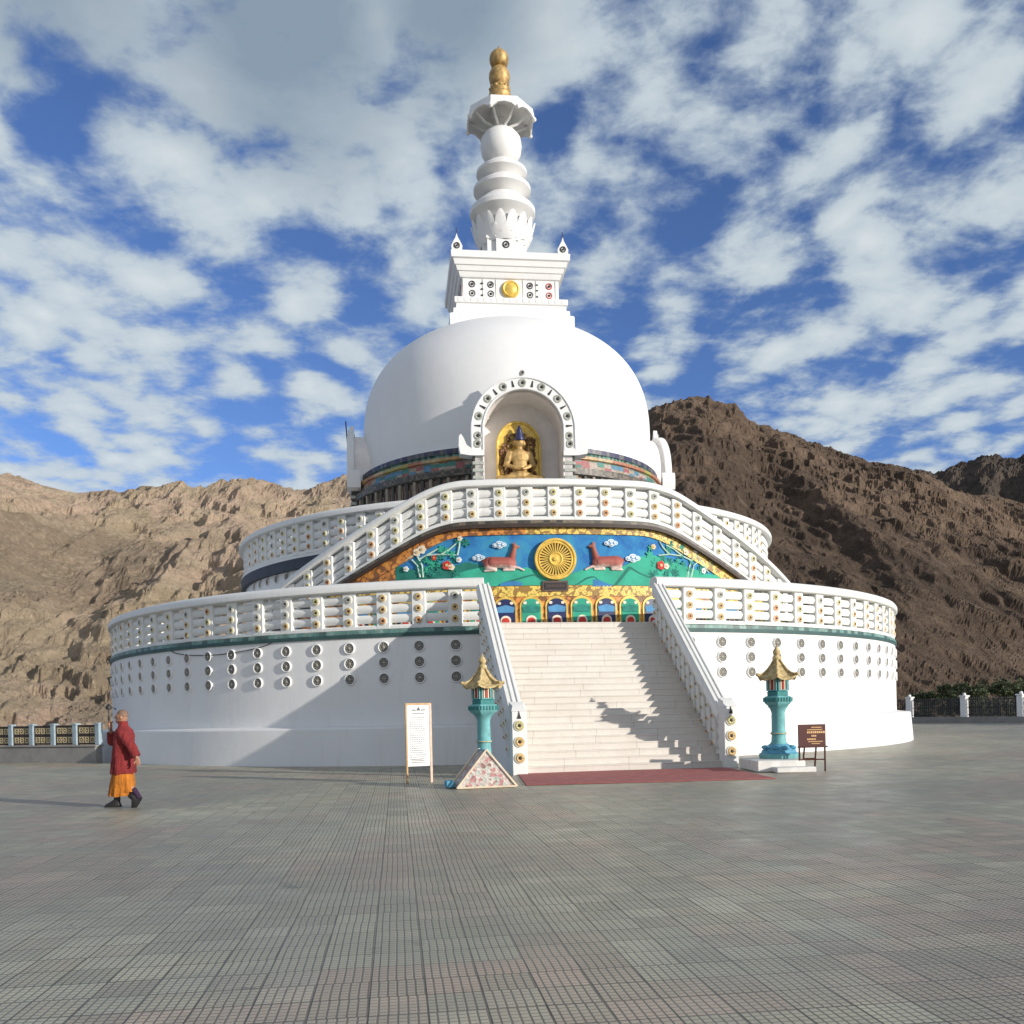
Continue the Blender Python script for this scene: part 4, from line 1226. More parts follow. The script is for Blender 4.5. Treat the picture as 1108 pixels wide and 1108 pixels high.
# ================================================================== white information board
bl = at(441, 848, 19.8); br = at(468.5, 847, 19.95)
bx = Vector((br.x-bl.x, br.y-bl.y)); wdt = bx.length
t = thing('information_board', 'tall white printed board on thin golden wooden legs standing before the shaded wall', 'sign', (bl.x, bl.y, 0), math.atan2(bx.y, bx.x)+R(9))
m = MB(); m.box(.015, wdt-.015, -.012, .012, .36, 1.68, 0, b=.004); panel = m.build('panel', ['board_white'], t, 30)
m = MB()
rp = random.Random(9)
for k in range(20):
    z = 1.40-.047*k
    x = .07
    end = wdt-.09-rp.uniform(0, .12)
    while x < end:
        w = rp.uniform(.018, .05); m.box(x, min(end, x+w), -.0135, -.0121, z, z+.014, 0); x += w+.012
for k in range(3): m.box(.10, wdt-.16, -.0135, -.0121, .44+.035*k, .452+.035*k, 0)
c = wdt/2
m.prism([(c-.05, 1.56), (c+.05, 1.56), (c+.025, 1.60), (c, 1.645), (c-.025, 1.60)], lambda u, v, d: (u, -.0121-d, v), .003, 0)
for sg in (-1, 1): m.prism([(c+sg*.06, 1.555), (c+sg*.16, 1.565), (c+sg*.15, 1.585), (c+sg*.06, 1.58)], lambda u, v, d: (u, -.0121-d, v), .003, 0)
m.box(c-.14, c+.14, -.0135, -.0121, 1.49, 1.505, 0)
m.build('printed_text', ['print_grey'], panel, 0)
m = MB(); m.box(-.02, .018, -.02, .02, 0, 1.70, 0, b=.004); m.build('leg', ['wood_gold'], t, 30)
m = MB(); m.box(wdt-.035, wdt+.02, -.022, .022, 0, 1.70, 0, b=.004); m.build('leg', ['wood_pale'], t, 30)
m = MB(); m.box(-.02, wdt+.02, -.02, .02, 1.68, 1.72, 0); m.build('top_bar', ['wood_gold'], t, 30)

# ================================================================== brown notice stand
nb = at(879.5, 836, 20.7)
t = thing('notice_stand', 'small dark brown notice board on four slim legs beside the right teal lantern', 'sign', (nb.x, 20.7, 0), R(5))
m = MB(); m.box(-.32, .31, -.02, .02, .56, 1.05, 0, b=.006); panel = m.build('panel', ['sign_brown'], t, 30)
m = MB()
rp = random.Random(4)
rows = [(.97, -.02, .20, .022), (.92, -.12, .22, .02), (.85, -.12, .25, .045), (.775, -.02, .10, .035), (.70, -.12, .06, .035), (.655, -.10, .22, .02), (.61, -.02, .16, .018)]
for z, x0, x1, h in rows:
    x = x0
    while x < x1:
        w = rp.uniform(.5, .95)*h; m.box(x, x+w, -.0235, -.0201, z, z+h, 0); x += w+h*.3
m.build('lettering', ['sign_letter'], panel, 0)
m = MB(); m.box(-.33, .34, -.06, .03, .53, .565, 0, b=.006); m.build('ledge', ['wood_brown'], t, 30)
for x, y, lean in ((-.30, 0, 0), (.29, 0, .01), (-.15, .22, 0), (.11, .16, 0)):
    m = MB(); m.tube([(x, y, 0), (x, y*.3, .56)], .02, 6); m.build('leg', ['wood_brown'], t, 30)
m = MB(); m.tube([(-.30, 0, .26), (.29, 0, .26)], .016, 6); m.tube([(-.15, .15, .28), (.11, .11, .28)], .014, 6); m.build('stretcher', ['wood_brown'], t, 30)

# ================================================================== monk
feet = at(135, 873.5, 15.9)
monk = thing('person', 'shaven-headed person in maroon jacket and orange robe walking left across the paving', 'person', (feet.x, 15.9, 0), 0)
# x: walking direction is -x ; y<0 is the near side
HIP = (.0, 0, .86)
m = MB()
m.ball((0, 0, .88), (.14, .17, .15)); m.ball((.01, 0, 1.10), (.125, .165, .18)); m.ball((.02, 0, 1.26), (.12, .19, .14))
m.capsule((.015, 0, 1.30), (-.005, 0, 1.46), .062, .055)
hc = Vector((-.015, 0, 1.56))
m.ball(hc, (.098, .078, .115), 0, 18); m.ball(hc+Vector((-.03, 0, -.05)), (.068, .060, .072), 0, 14); m.ball(hc+Vector((.03, 0, .01)), (.078, .074, .09), 0, 14)
m.ball(hc+Vector((-.108, 0, -.012)), (.022, .016, .022), 0, 8); m.capsule(hc+Vector((-.092, 0, .02)), hc+Vector((-.112, 0, -.018)), .012, .014)
m.ball(hc+Vector((-.092, 0, -.058)), (.014, .028, .012), 0, 8); m.ball(hc+Vector((-.085, 0, -.09)), (.022, .03, .02), 0, 8)
for sg in (-1, 1):
    m.ball(hc+Vector((.015, sg*.079, -.012)), (.022, .012, .034), 0, 8); m.ball(hc+Vector((-.083, sg*.032, .012)), (.016, .018, .01), 0, 8); m.ball(hc+Vector((-.088, sg*.032, .032)), (.014, .026, .008), 0, 8)
# near arm hanging back, far arm raised forward
m.capsule((.04, -.18, 1.29), (.24, -.24, 1.05), .052, .042); m.capsule((.24, -.24, 1.05), (.33, -.25, .86), .040, .028)
m.capsule((.02, .17, 1.29), (-.27, .19, 1.15), .052, .042); m.capsule((-.27, .19, 1.15), (-.255, .10, 1.36), .040, .028)
def hand(w, d, side, up, curl, sc=1.0):
    """palm + five bent fingers + thumb; d: along the hand, side: thumb side, up: palm normal"""
    w = Vector(w); d = Vector(d).normalized(); side = Vector(side).normalized(); up = d.cross(side).normalized()*curl
    pc = w+d*.05
    for k, q in enumerate((-.028, -.010, .010, .028)):
        m.capsule(w+side*q*.7, w+d*.085+side*q, .017, .013)
    for k, (q, L) in enumerate(((.030, .068), (.010, .078), (-.010, .072), (-.029, .056))):
        a = w+d*.088+side*q; b = a+(d*.75+up*.55)*L*.45; c = b+(d*.25+up*.95)*L*.35; e = c+(up*.7-d*.45)*L*.25
        m.capsule(a, b, .0095, .009, n=8); m.capsule(b, c, .009, .0082, n=8); m.capsule(c, e, .0082, .007, n=8)
    a = w+d*.03+side*.03; b = a+side*.03+d*.028+up*.012; c = b+d*.03+up*.018
    m.capsule(a, b, .013, .011, n=8); m.capsule(b, c, .011, .008, n=8)
hand((.335, -.25, .845), (.22, -.05, -1), (-1, 0, -.2), 0, -1)
hand((-.255, .095, 1.375), (.05, -.25, 1), (-.3, -1, 0), 0, 1)
# legs mid-stride
m.capsule((-.02, .09, .84), (-.17, .09, .48), .085, .058); m.capsule((-.17, .09, .48), (-.16, .09, .10), .056, .038)
m.capsule((.02, -.09, .84), (.06, -.09, .47), .085, .058); m.capsule((.06, -.09, .47), (.275, -.09, .19), .056, .036)
m.capsule((-.16, .09, .085), (-.25, .09, .05), .034, .028); m.capsule((.285, -.09, .17), (.255, -.09, .10), .032, .026)
m.remesh('body', 'skin', .0075, monk, 3)
m = MB()
m.ball(hc+Vector((.012, 0, .022)), (.098, .084, .102), 0, 18)
hair = m.build('hair', ['hair'], monk, 60)
# cut the hair back to the crown
bm = bmesh.new(); bm.from_mesh(hair.data)
bmesh.ops.delete(bm, geom=[f for f in bm.faces if (lambda c: c.z < hc.z+.03-(c.x-hc.x)*.55)(f.calc_center_median())], context='FACES'); bm.to_mesh(hair.data); bm.free()
m = MB()
for sg in (-1, 1): m.ball(hc+Vector((-.088, sg*.032, .012)), (.011, .014, .008), 0, 8)
m.build('eye', ['near_black'], monk, 50)
def loft(m, secs, mat=0, n=40, fold=0, nf=9, ph=0, cap=True):
    """secs: (cx,cy,z,rx,ry,fold)"""
    vs = []
    for cx, cy, z, rx, ry, fd in secs:
        for k in range(n):
            t = 2*PI*k/n; w = 1+fd*math.sin(nf*t+ph+z*6)+fd*.6*math.sin((nf*2+1)*t+z*11)
            vs.append((cx+rx*w*math.cos(t), cy+ry*w*math.sin(t), z+fd*.12*math.sin(5*t)))
    fs = []
    for i in range(len(secs)-1):
        for k in range(n):
            j = (k+1) % n; fs.append([i*n+k, i*n+j, (i+1)*n+j, (i+1)*n+k])
    if cap: fs.append([(len(secs)-1)*n+k for k in range(n)])
    m.add(vs, fs, mat)
m = MB()
loft(m, [(-.02, 0, .58, .185, .235, .075), (-.015, 0, .60, .20, .245, .075), (-.005, 0, .75, .19, .235, .055), (0, 0, .92, .175, .22, .04), (.01, 0, 1.10, .165, .22, .02), (.02, 0, 1.24, .16, .225, .015), (.02, 0, 1.33, .13, .19, .01), (.012, 0, 1.39, .085, .11, .01), (.005, 0, 1.43, .075, .085, .02), (.0, 0, 1.475, .082, .088, .02), (-.002, 0, 1.48, .070, .076, .02)])
def sleeve(pts, rad):
    P = [Vector(p) for p in pts]; Q = []; Rr = []
    for i in range(len(P)-1):
        for q in (0, .25, .5, .75):
            Q.append(P[i].lerp(P[i+1], q)); Rr.append((rad[i]*(1-q)+rad[i+1]*q)*(1+.05*math.sin(9*q+i*3)))
    Q.append(P[-1]); Rr.append(rad[-1]); m.tube(Q, Rr, 14, 0)
sleeve([(.02, -.13, 1.32), (.09, -.20, 1.24), (.24, -.245, 1.05), (.325, -.255, .88)], [.09, .092, .082, .075])
sleeve([(.02, .12, 1.32), (-.05, .18, 1.26), (-.27, .19, 1.14), (-.262, .13, 1.29)], [.09, .095, .088, .07])
m.ball((-.265, .185, 1.14), .088, 0, 12); m.ball((.24, -.245, 1.05), .083, 0, 12)
m.build('jacket', ['maroon_cloth'], monk, 60)
m = MB()
loft(m, [(-.06, 0, .20, .195, .20, .07), (-.05, .0, .24, .20, .205, .065), (-.03, 0, .42, .195, .215, .05), (-.015, 0, .60, .17, .215, .04), (0, 0, .80, .15, .19, .02)], nf=11)
# rear fold of the robe lifted over the back leg
loft(m, [(.10, -.07, .27, .12, .10, .05), (.07, -.07, .40, .12, .12, .05), (.04, -.06, .58, .12, .12, .02)], nf=6)
m.build('robe', ['orange_cloth'], monk, 60)
def shoe(name, mx):
    m = MB()
    loft(m, [(-.05, 0, .0, .145, .046, 0), (-.05, 0, .025, .15, .05, 0), (-.045, 0, .055, .135, .047, 0), (-.01, 0, .09, .09, .045, 0), (.03, 0, .13, .058, .045, 0), (.035, 0, .20, .052, .046, 0), (.035, 0, .215, .04, .035, 0)], n=24)
    m.add([(x*1.0, y, z) for x, y, z in [(-.19, -.04, 0), (.09, -.04, 0), (.09, .04, 0), (-.19, .04, 0), (-.18, -.04, .02), (.09, -.04, .02), (.09, .04, .02), (-.18, .04, .02)]], [[3, 2, 1, 0], [4, 5, 6, 7], [0, 1, 5, 4], [1, 2, 6, 5], [2, 3, 7, 6], [3, 0, 4, 7]], 0)
    m.v = [tuple(mx @ Vector(p)) for p in m.v]
    m.build(name, ['shoe_black'], monk, 60)
shoe('shoe', Matrix.Translation((-.19, .09, .002)) @ Matrix.Rotation(R(-3), 4, 'Y'))
shoe('shoe', Matrix.Translation((.285, -.09, .085)) @ Matrix.Rotation(R(-58), 4, 'Y'))
m = MB(); m.capsule((.205, -.09, .30), (.285, -.09, .18), .05, .045); m.build('sock', ['sock_purple'], monk, 50)
# what the person holds up
hx = feet.x-.262
m = MB()
m.tube([(0, 0, 1.33), (0, 0, 1.72)], .010, 8, 0); m.lathe([(.012, 1.50), (.02, 1.52), (.02, 1.56), (.012, 1.58)], 10, 0)
m.lathe([(.0, 1.685), (.045, 1.69), (.048, 1.70), (.048, 1.75), (.03, 1.765), (.012, 1.785), (0, 1.80)], 16, 0)
m.tube([(.045, 0, 1.725), (.085, 0, 1.715), (.11, 0, 1.70)], .006, 6, 0); m.ball((.115, 0, 1.697), .016, 0, 8)
o = m.build('hand_prayer_wheel', ['near_black'], None, 40, (hx, 15.955, 0)); tag(o, 'dark thin-handled prayer wheel held up in the raised hand of the walking person', 'prayer wheel')

# ================================================================== fences
def left_fence():
    B = Vector((-14.75, 32.95)); A = B+Vector((-16.75, 7.25)).normalized()*17.6; d = (B-A); L = d.length; ang = math.atan2(d.y, d.x)
    t = thing('fence', 'low stone wall topped by dark panels with cream ring motifs', 'fence', (A.x, A.y, 0), ang)
    m = MB(); m.box(0, L, -.16, .16, -.05, .58, 0, b=.02); m.box(-.05, L+.05, -.20, .20, .58, .64, 0, b=.012); m.build('base_wall', ['kerb_stone'], t, 30)
    m = MB(); m.box(-.10, .10, -.09, .09, .64, 1.40, 0, b=.012); m.box(-.12, .12, -.11, .11, 1.36, 1.43, 0, b=.012)
    p0 = m.build('post', ['post_blue'], t, 30)
    m = MB()
    w = 1.10
    m.box(.11, w-.11, -.012, .012, .66, 1.36, 0)
    for x in (.12, w-.14): m.box(x, x+.025, -.028, -.0121, .66, 1.36, 0)
    for z in (.66, 1.335, 1.0): m.box(.146, w-.141, -.027, -.0122, z, z+.022, 0)
    f = lambda u, v, dd: (u, -.013-dd, v)
    for i in range(3):
        for j in range(2):
            cx, cz = .145+.135+.27*i, .83+.335*j
            r0, r1 = .075, .112
            n = 18
            vs = [f(cx+r*math.cos(2*PI*k/n), cz+r*math.sin(2*PI*k/n), dd) for r, dd in ((r1, 0), (r1, .02), (r0, .02), (r0, 0)) for k in range(n)]
            fs = [[a*n+k, a*n+(k+1) % n, (a+1)*n+(k+1) % n, (a+1)*n+k] for a in range(3) for k in range(n)]
            m.add(vs, fs, 1)
            m.prism(disc_poly(cx, cz, .03, n=10), f, .022, 1)
            for k in range(4):
                tt = PI/4+k*PI/2; m.prism(disc_poly(cx+.115*1.15*math.cos(tt), cz+.115*1.15*math.sin(tt), .02, n=8), f, .018, 1)
    pn = m.build('panel', ['panel_dark', 'motif_cream'], t, 30)
    k = 1
    while k*w < L+.01:
        dup(p0, t, (k*w, 0, 0))
        if (k+1)*w < L+.3: dup(pn, t, (k*w, 0, 0))
        k += 1
left_fence()
def right_fence():
    t = thing('fence', 'dark wrought iron railing between white posts at far right', 'fence', (0, 44.3, 0), 0)
    Rf = 35.8
    m = MB(); fr = ring_frames((0, 0), Rf, 95, 158, lambda a: 0, 1)
    m.sweep(fr, [(-.2, -.3), (.3, -.3), (.3, .40), (-.2, .40)], 0); m.build('kerb', ['kerb_stone'], t, 30)
    m = MB(); m.box(-.20, .20, -.2, .2, .40, 1.82, 0, b=.02); m.box(-.25, .25, -.25, .25, 1.76, 1.86, 0, b=.02); m.ball((0, 0, 1.93), .11, 0, 10)
    p0 = m.build('post', ['white_paint'], t, 30)
    st = math.degrees(4.05/Rf); w = 3.6
    m = MB()
    for z in (.52, 1.02, 1.56): m.box(-w/2, w/2, -.03, .03, z, z+.05, 0)
    for i in range(25):
        x = -w/2+.05+i*(w-.1)/24; m.box(x-.016, x+.016, -.016, .016, .42, 1.72, 0)
    for i in range(6):
        cx = -w/2+.3+i*.6
        for cz in (.79, 1.31):
            P = [(cx+.2*math.cos(q*PI/8), 0, cz+.2*math.sin(q*PI/8)) for q in range(17)]; m.tube(P, .022, 6, 0, False)
            P = [(cx+.1*math.cos(q*PI/6), 0, cz+.1*math.sin(q*PI/6)) for q in range(13)]; m.tube(P, .02, 6, 0, False)
            m.box(cx-.2, cx+.2, -.012, .012, cz-.02, cz+.02, 0)
    pn = m.build('panel', ['iron'], t, 30)
    a = 101.5; i = 0
    while a < 157:
        pa = R(a); loc = (Rf*math.sin(pa), -Rf*math.cos(pa), 0); rz = pa+PI
        if i == 0: p0.location = loc; p0.rotation_euler.z = rz
        else: dup(p0, t, loc, rz)
        pb = R(a+st/2); loc = (Rf*math.sin(pb), -Rf*math.cos(pb), 0); rz = pb+PI
        if i == 0: pn.location = loc; pn.rotation_euler.z = rz
        else: dup(pn, t, loc, rz)
        a += st; i += 1
right_fence()

# ================================================================== mountains
def vnoise(x, y, seed):
    r_ = np.random.default_rng(seed); T = r_.random((256, 256))
    xi = np.floor(x).astype(int); yi = np.floor(y).astype(int); fx = x-xi; fy = y-yi
    fx = fx*fx*fx*(fx*(fx*6-15)+10); fy = fy*fy*fy*(fy*(fy*6-15)+10)
    a = T[xi & 255, yi & 255]; b = T[(xi+1) & 255, yi & 255]; c = T[xi & 255, (yi+1) & 255]; d = T[(xi+1) & 255, (yi+1) & 255]
    return (a*(1-fx)+b*fx)*(1-fy)+(c*(1-fx)+d*fx)*fy
def fbm(x, y, seed, o=6, ridged=False, gain=.52):
    s_ = 0; amp = 1; tot = 0; w = 1.0
    for k in range(o):
        ca, sa = math.cos(.7*k+.3), math.sin(.7*k+.3)
        n_ = vnoise((x*ca-y*sa)+17*k, (x*sa+y*ca)+31*k, seed+k)
        if ridged: n_ = (1-np.abs(2*n_-1))**1.6
        s_ = s_+amp*n_*(w if ridged else 1); tot += amp
        if ridged: w = np.clip(n_*1.6, 0, 1)
        amp *= gain; x = x*2.03; y = y*2.03
    return s_/tot
def mountain(crest, Y0, Yc, zl, a0, a1, na, ny, seed, mat, amp, wl, pw, gul, back=1.5, crag=0, terr=0, rug=1.0):
    P = [ray(x, y) for x, y in crest]
    A = np.linspace(a0, a1, na); B = np.interp(A, [p[0] for p in P], [p[1] for p in P])
    tt = np.concatenate([np.linspace(0, 1, ny), 1+np.linspace(0.02, 1, ny//6)*(back-1)])
    AA, T = np.meshgrid(A, tt, indexing='ij'); BB = np.repeat(B[:, None], len(tt), 1)
    # crest distance wanders so that the ridge is not one wall
    YC = Yc*(1+.22*(fbm(AA*3.2+5, AA*0+seed, seed+50, 3)-.5))
    Y = Y0+(YC-Y0)*np.minimum(T, 1)+np.maximum(T-1, 0)*YC
    X = AA*Y
    zc = 1.5+BB*YC
    t = np.minimum(T, 1)
    z = zl+(zc-zl)*t**pw
    nr = fbm(X/wl, Y/(wl*1.9), seed, 8, True); nf = fbm(X/(wl*.55), Y/(wl*.55), seed+20, 7)
    env = np.clip(t*3.2, 0, 1)*(1-.80*np.clip((t-.82)/.18, 0, 1))
    z = z+env*(amp*(nr-.45)+amp*.55*(nf-.5))
    if gul:
        g_ = fbm(X/(wl*.42), Y/(wl*2.6), seed+70, 5, True)
        z = z-env*gul*(1-g_)
    big_ = fbm(X/95, Y/140, seed+300, 4); rough = np.clip((big_-.40)/.22, 0, 1)
    rough = .22+.78*np.clip(rough*rug+np.clip((t-.60)/.25, 0, 1)*(1-rug*.5), 0, 1)
    if crag:
        crag_ = crag*rough
        cr = fbm(X/5.5+.5*nf, Y/9.0+.5*nr, seed+90, 5, True, .62); c2 = fbm(X/26+nf, Y/40+nr, seed+140, 6, True, .6)
        z = z+crag_*np.clip(t*4, 0, 1)*((cr-.4)+2.2*(c2-.45))
    lim = 1.5+BB*Y-.012*(YC-Y)
    z = np.where(T <= 1, np.minimum(z, lim+ (crag*.6+.3)*(fbm(X/5, Y/5, seed+33, 3)-.5)), zc-(Y-YC)*.55+amp*.6*(nf-.5))
    if terr:
        q = (z+.30*X+(26*nf+18*nr)*terr/7)/terr; fr_ = q-np.floor(q); st = np.clip((fr_-.30)/.40, 0, 1); st = st*st*(3-2*st)
        z = z+np.where(T <= 1, .34*terr*(st-fr_)*np.clip(t*3, 0, 1)*np.clip((1-t)*9+.15, 0, 1)*rough*1.2, 0)
    na_, nt = AA.shape
    V = np.stack([X, Y, z], -1).reshape(-1, 3)
    i, j = np.meshgrid(np.arange(na_-1), np.arange(nt-1), indexing='ij')
    q = (i*nt+j).ravel(); F = np.stack([q, q+nt, q+nt+1, q+1], -1)
    me = bpy.data.meshes.new('mountain'); me.vertices.add(len(V)); me.vertices.foreach_set('co', V.astype(np.float32).ravel())
    me.loops.add(F.size); me.loops.foreach_set('vertex_index', F.ravel().astype(np.int32))
    me.polygons.add(len(F)); me.polygons.foreach_set('loop_start', (np.arange(len(F))*4).astype(np.int32)); me.polygons.foreach_set('loop_total', np.full(len(F), 4, np.int32))
    me.update(calc_edges=True); me.validate(); me.materials.append(M[mat])
    me.polygons.foreach_set('use_smooth', [False]*len(F))
    o = bpy.data.objects.new('mountain', me); COL.objects.link(o); tag(o, kind='structure'); return o
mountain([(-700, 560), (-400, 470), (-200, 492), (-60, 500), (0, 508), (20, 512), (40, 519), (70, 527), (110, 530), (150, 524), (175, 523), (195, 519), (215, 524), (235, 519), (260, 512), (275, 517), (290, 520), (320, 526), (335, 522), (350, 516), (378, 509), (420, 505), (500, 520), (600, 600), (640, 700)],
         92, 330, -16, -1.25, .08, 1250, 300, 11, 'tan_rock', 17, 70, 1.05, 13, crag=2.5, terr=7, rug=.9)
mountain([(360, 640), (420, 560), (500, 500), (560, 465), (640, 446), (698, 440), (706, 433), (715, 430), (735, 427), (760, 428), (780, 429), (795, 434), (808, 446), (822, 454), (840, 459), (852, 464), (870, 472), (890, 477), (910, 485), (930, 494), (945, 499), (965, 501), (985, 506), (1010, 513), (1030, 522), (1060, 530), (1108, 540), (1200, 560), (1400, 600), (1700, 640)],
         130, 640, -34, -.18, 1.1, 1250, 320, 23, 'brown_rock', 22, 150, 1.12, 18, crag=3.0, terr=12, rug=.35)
mountain([(700, 640), (860, 540), (940, 498), (960, 498), (985, 503), (1008, 509), (1020, 506), (1035, 500), (1050, 497), (1062, 491), (1075, 489), (1090, 491), (1108, 489), (1200, 470), (1400, 490), (1800, 560)],
         640, 1500, -20, .12, 1.2, 700, 170, 37, 'far_rock', 90, 210, 1.15, 40, crag=6)

# ================================================================== trees beyond the right-hand fence
def tree(px, py, Y, h, w, label, seed):
    rt = random.Random(seed); a, b = ray(px, py); top = 1.5+b*Y; zb = top-h
    t = thing('tree', label, 'tree', (a*Y, Y, zb), rt.uniform(0, 6), 'trees beyond the iron railing')
    m = MB(); m.tube([(0, 0, -6), (.1, 0, h*.3), (0, .1, h*.6), (.1, 0, h*.85)], [.24, .18, .12, .04], 8)
    for k in range(7):
        q = rt.uniform(.3, .7)*h; an = rt.uniform(0, 6.28); m.tube([(0, 0, q), (.5*w*math.cos(an), .5*w*math.sin(an), q+.2*h)], [.07, .02], 5)
    m.build('trunk', ['bark'], t, 40)
    m = MB(); cl = [(rt.gauss(0, .34)*w, rt.gauss(0, .34)*w, h*rt.uniform(.32, .92), rt.uniform(.18, .34)*w) for _ in range(22)]
    vs = []; fs = []
    for cx, cy, cz, cr in cl:
        for k in range(130):
            d = Vector((rt.gauss(0, 1), rt.gauss(0, 1), rt.gauss(0, .8))).normalized()*cr*rt.uniform(.55, 1.05)
            p = Vector((cx, cy, cz))+d; u = Vector((rt.gauss(0, 1), rt.gauss(0, 1), rt.gauss(0, 1))).normalized(); v = u.cross(Vector((rt.gauss(0, 1), rt.gauss(0, 1), rt.gauss(0, 1)))).normalized()
            s_ = rt.uniform(.09, .2); o = len(vs); vs += [p-u*s_, p+v*s_*.6, p+u*s_, p-v*s_*.6]; fs.append([o, o+1, o+2, o+3])
    m.add(vs, fs, 0); me = bpy.data.meshes.new('crown'); me.from_pydata(m.v, [], m.f); me.materials.append(M['leaf'])
    o = bpy.data.objects.new('crown', me); COL.objects.link(o); o.parent = t
tree(1056, 738, 92, 6.5, 2.6, 'low bushy green tree just left of the rightmost white fence post', 1)
tree(1079, 735, 84, 6.5, 1.9, 'darker taller green tree directly behind the rightmost white fence post', 2)
tree(1101, 735, 96, 6.5, 2.6, 'green tree at the right edge of the picture beyond the iron railing', 3)
tree(1030, 738, 100, 5, 1.8, 'small green tree behind the railing just right of the left white fence post', 4)
tree(1004, 748, 95, 5, 1.9, 'small shrub-like tree behind the railing nearest the white stupa wall', 5)

# ================================================================== light, sky, camera
SUN_EL, SUN_AZ = R(12.7), R(123.0)     # azimuth clockwise from +Y
sd = Vector((math.sin(SUN_AZ)*math.cos(SUN_EL), math.cos(SUN_AZ)*math.cos(SUN_EL), math.sin(SUN_EL)))
sl = bpy.data.lights.new('sun', 'SUN'); sl.energy = 3.7; sl.angle = R(.53); sl.color = (1.0, .94, .86)
so = bpy.data.objects.new('sun', sl); COL.objects.link(so); so.rotation_euler = sd.to_track_quat('Z', 'Y').to_euler()

w = bpy.data.worlds.new('World'); scene.world = w; w.use_nodes = True
class WT(NT):
    def __init__(s, w): s.t = w.node_tree; s.n = s.t.nodes; s.l = s.t.links
W = WT(w); bg = W.n['Background']
sky = W.n.new('ShaderNodeTexSky'); sky.sky_type = 'NISHITA'; sky.sun_disc = False; sky.sun_elevation = SUN_EL; sky.sun_rotation = SUN_AZ
sky.altitude = 3600; sky.air_density = 1.0; sky.dust_density = .3; sky.ozone_density = 2.5
tc = W.n.new('ShaderNodeTexCoord'); dirv = tc.outputs['Generated']
x, y, z = W.sep(dirv)
zz = W.math('ADD', W.math('MAXIMUM', z, 0.0), .14)
px_ = W.math('DIVIDE', x, zz); py_ = W.math('DIVIDE', y, zz)
pv = W.comb(px_, py_, 0)
def gauss(pxx, pyy, k):
    a, b = ray(pxx, pyy); v = Vector((a, 1, b)).normalized()
    dn = W.n.new('ShaderNodeVectorMath'); dn.operation = 'DOT_PRODUCT'; W.link(dirv, dn.inputs[0]); dn.inputs[1].default_value = v
    return W.math('POWER', W.math('MAXIMUM', dn.outputs['Value'], 0), k)
SKY_MIX = W
wob = W.n.new('ShaderNodeTexNoise'); wob.inputs['Scale'].default_value = 2.2; wob.inputs['Detail'].default_value = 3; W.link(pv, wob.inputs['Vector'])
wv = W.n.new('ShaderNodeVectorMath'); wv.operation = 'MULTIPLY_ADD'; W.link(wob.outputs['Color'], wv.inputs[0]); wv.inputs[1].default_value = (.10, .10, 0); W.link(pv, wv.inputs[2])
pw = wv.outputs[0]
big = W.noise(pv, 1.5, 4, .5, .2); med = W.noise(pw, 9.5, 8, .56, .1); fin = W.noise(pw, 26, 6, .62, .1)
# rows of small cloudlets, drawn out along the wind
rot = W.n.new('ShaderNodeMapping'); rot.inputs['Rotation'].default_value = (0, 0, R(32)); rot.inputs['Scale'].default_value = (1, .72, 1); W.link(pw, rot.inputs['Vector'])
vor = W.n.new('ShaderNodeTexVoronoi'); vor.feature = 'SMOOTH_F1'; vor.inputs['Scale'].default_value = 10.0; vor.inputs['Smoothness'].default_value = .7; W.link(rot.outputs[0], vor.inputs['Vector'])
cell = W.math('SUBTRACT', .60, vor.outputs['Distance'])
cov = W.math('ADD', W.math('MULTIPLY', big, .24), W.math('ADD', W.math('MULTIPLY', med, .56), W.math('ADD', W.math('MULTIPLY', fin, .20), W.math('MULTIPLY', cell, .48))))
def addb(c, g, k): return W.math('ADD', c, W.math('MULTIPLY', g, k))
wq = W.noise(pv, 3.0, 6, .6, .4)
grey = W.math('MAXIMUM', gauss(310, 25, 120), W.math('MAXIMUM', W.math('MULTIPLY', gauss(60, -40, 150), .8), W.math('MULTIPLY', gauss(480, -10, 160), .9)))
grey = W.math('MULTIPLY', grey, W.math('ADD', .45, W.math('MULTIPLY', wq, 1.1)))
cov = addb(cov, grey, .26)
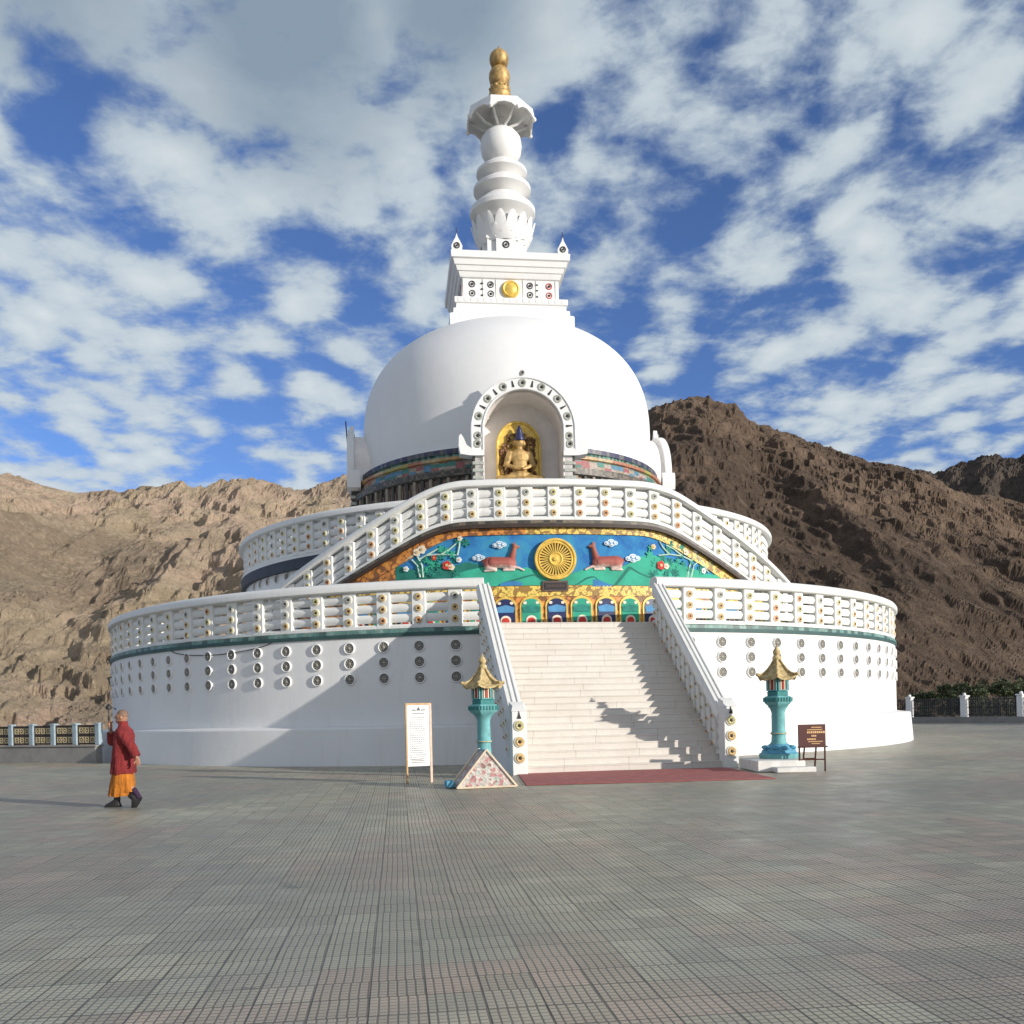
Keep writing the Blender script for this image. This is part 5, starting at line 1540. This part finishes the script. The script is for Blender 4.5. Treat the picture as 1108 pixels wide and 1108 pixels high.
for (gx, gy, gk, ga) in ((50, 130, 1100, -.22), (470, 165, 2500, -.13), (785, 95, 1500, -.08), (880, 235, 2500, -.07), (600, 150, 4000, -.08), (560, 330, 300, .06), (700, 100, 300, .05), (420, 270, 400, .05), (990, 55, 350, .12), (900, 350, 160, .10), (150, 400, 100, .06), (680, 180, 1800, .12), (720, 330, 900, -.05), (100, 260, 300, .05), (1080, 250, 500, .06), (800, 30, 900, -.06), (1000, 180, 900, .07)):
    cov = addb(cov, gauss(gx, gy, gk), ga)
back = W.n.new('ShaderNodeMapRange'); back.interpolation_type = 'SMOOTHSTEP'; back.inputs['From Min'].default_value = .05; back.inputs['From Max'].default_value = -.5; back.inputs['To Min'].default_value = 0; back.inputs['To Max'].default_value = 1; W.link(y, back.inputs['Value'])
cov = addb(cov, back.outputs['Result'], .08)  # extra unseen cloud behind the camera, added to neutralise and lift the fill
cm = W.n.new('ShaderNodeMapRange'); cm.interpolation_type = 'SMOOTHSTEP'; cm.inputs['From Min'].default_value = .465; cm.inputs['From Max'].default_value = .70; W.link(cov, cm.inputs['Value'])
dens = W.n.new('ShaderNodeMapRange'); dens.inputs['From Min'].default_value = .58; dens.inputs['From Max'].default_value = .92; W.link(cov, dens.inputs['Value'])
K = 1/.1
cl_col = W.mix(dens.outputs[0], tuple(K*c for c in (.38, .45, .50)), tuple(K*c for c in (.56, .60, .61)))
cl_col = W.mix(back.outputs['Result'], cl_col, tuple(K*c for c in (.53, .535, .525)))
gfac = W.math('MULTIPLY', W.math('SUBTRACT', grey, .22, clamp=True), 1.5, clamp=True)
cl_col = W.mix(gfac, cl_col, tuple(K*c for c in (.205, .265, .325)))
bl_ = W.mix(1.0, sky.outputs['Color'], (1.02, 1.10, 1.36), 'MULTIPLY')
c = W.mix(W.math('MULTIPLY', cm.outputs[0], .92), bl_, cl_col)
W.link(c, bg.inputs['Color']); bg.inputs['Strength'].default_value = .1

cam = bpy.data.cameras.new('camera'); co = bpy.data.objects.new('camera', cam); COL.objects.link(co)
cam.sensor_width = 36; cam.lens = 36*1000/1108; cam.shift_y = (HZ-554)/1108; cam.clip_end = 20000; cam.clip_start = .1
co.matrix_world = Matrix.Translation((0, 0, 1.5)) @ Matrix.Rotation(R(90), 4, 'X') @ Matrix.Rotation(-RHO, 4, 'Z')
scene.camera = co
vs_ = scene.view_settings; vs_.view_transform = 'Standard'; vs_.look = 'None'; vs_.exposure = .40; vs_.gamma = 1
scene.cycles.use_denoising = True
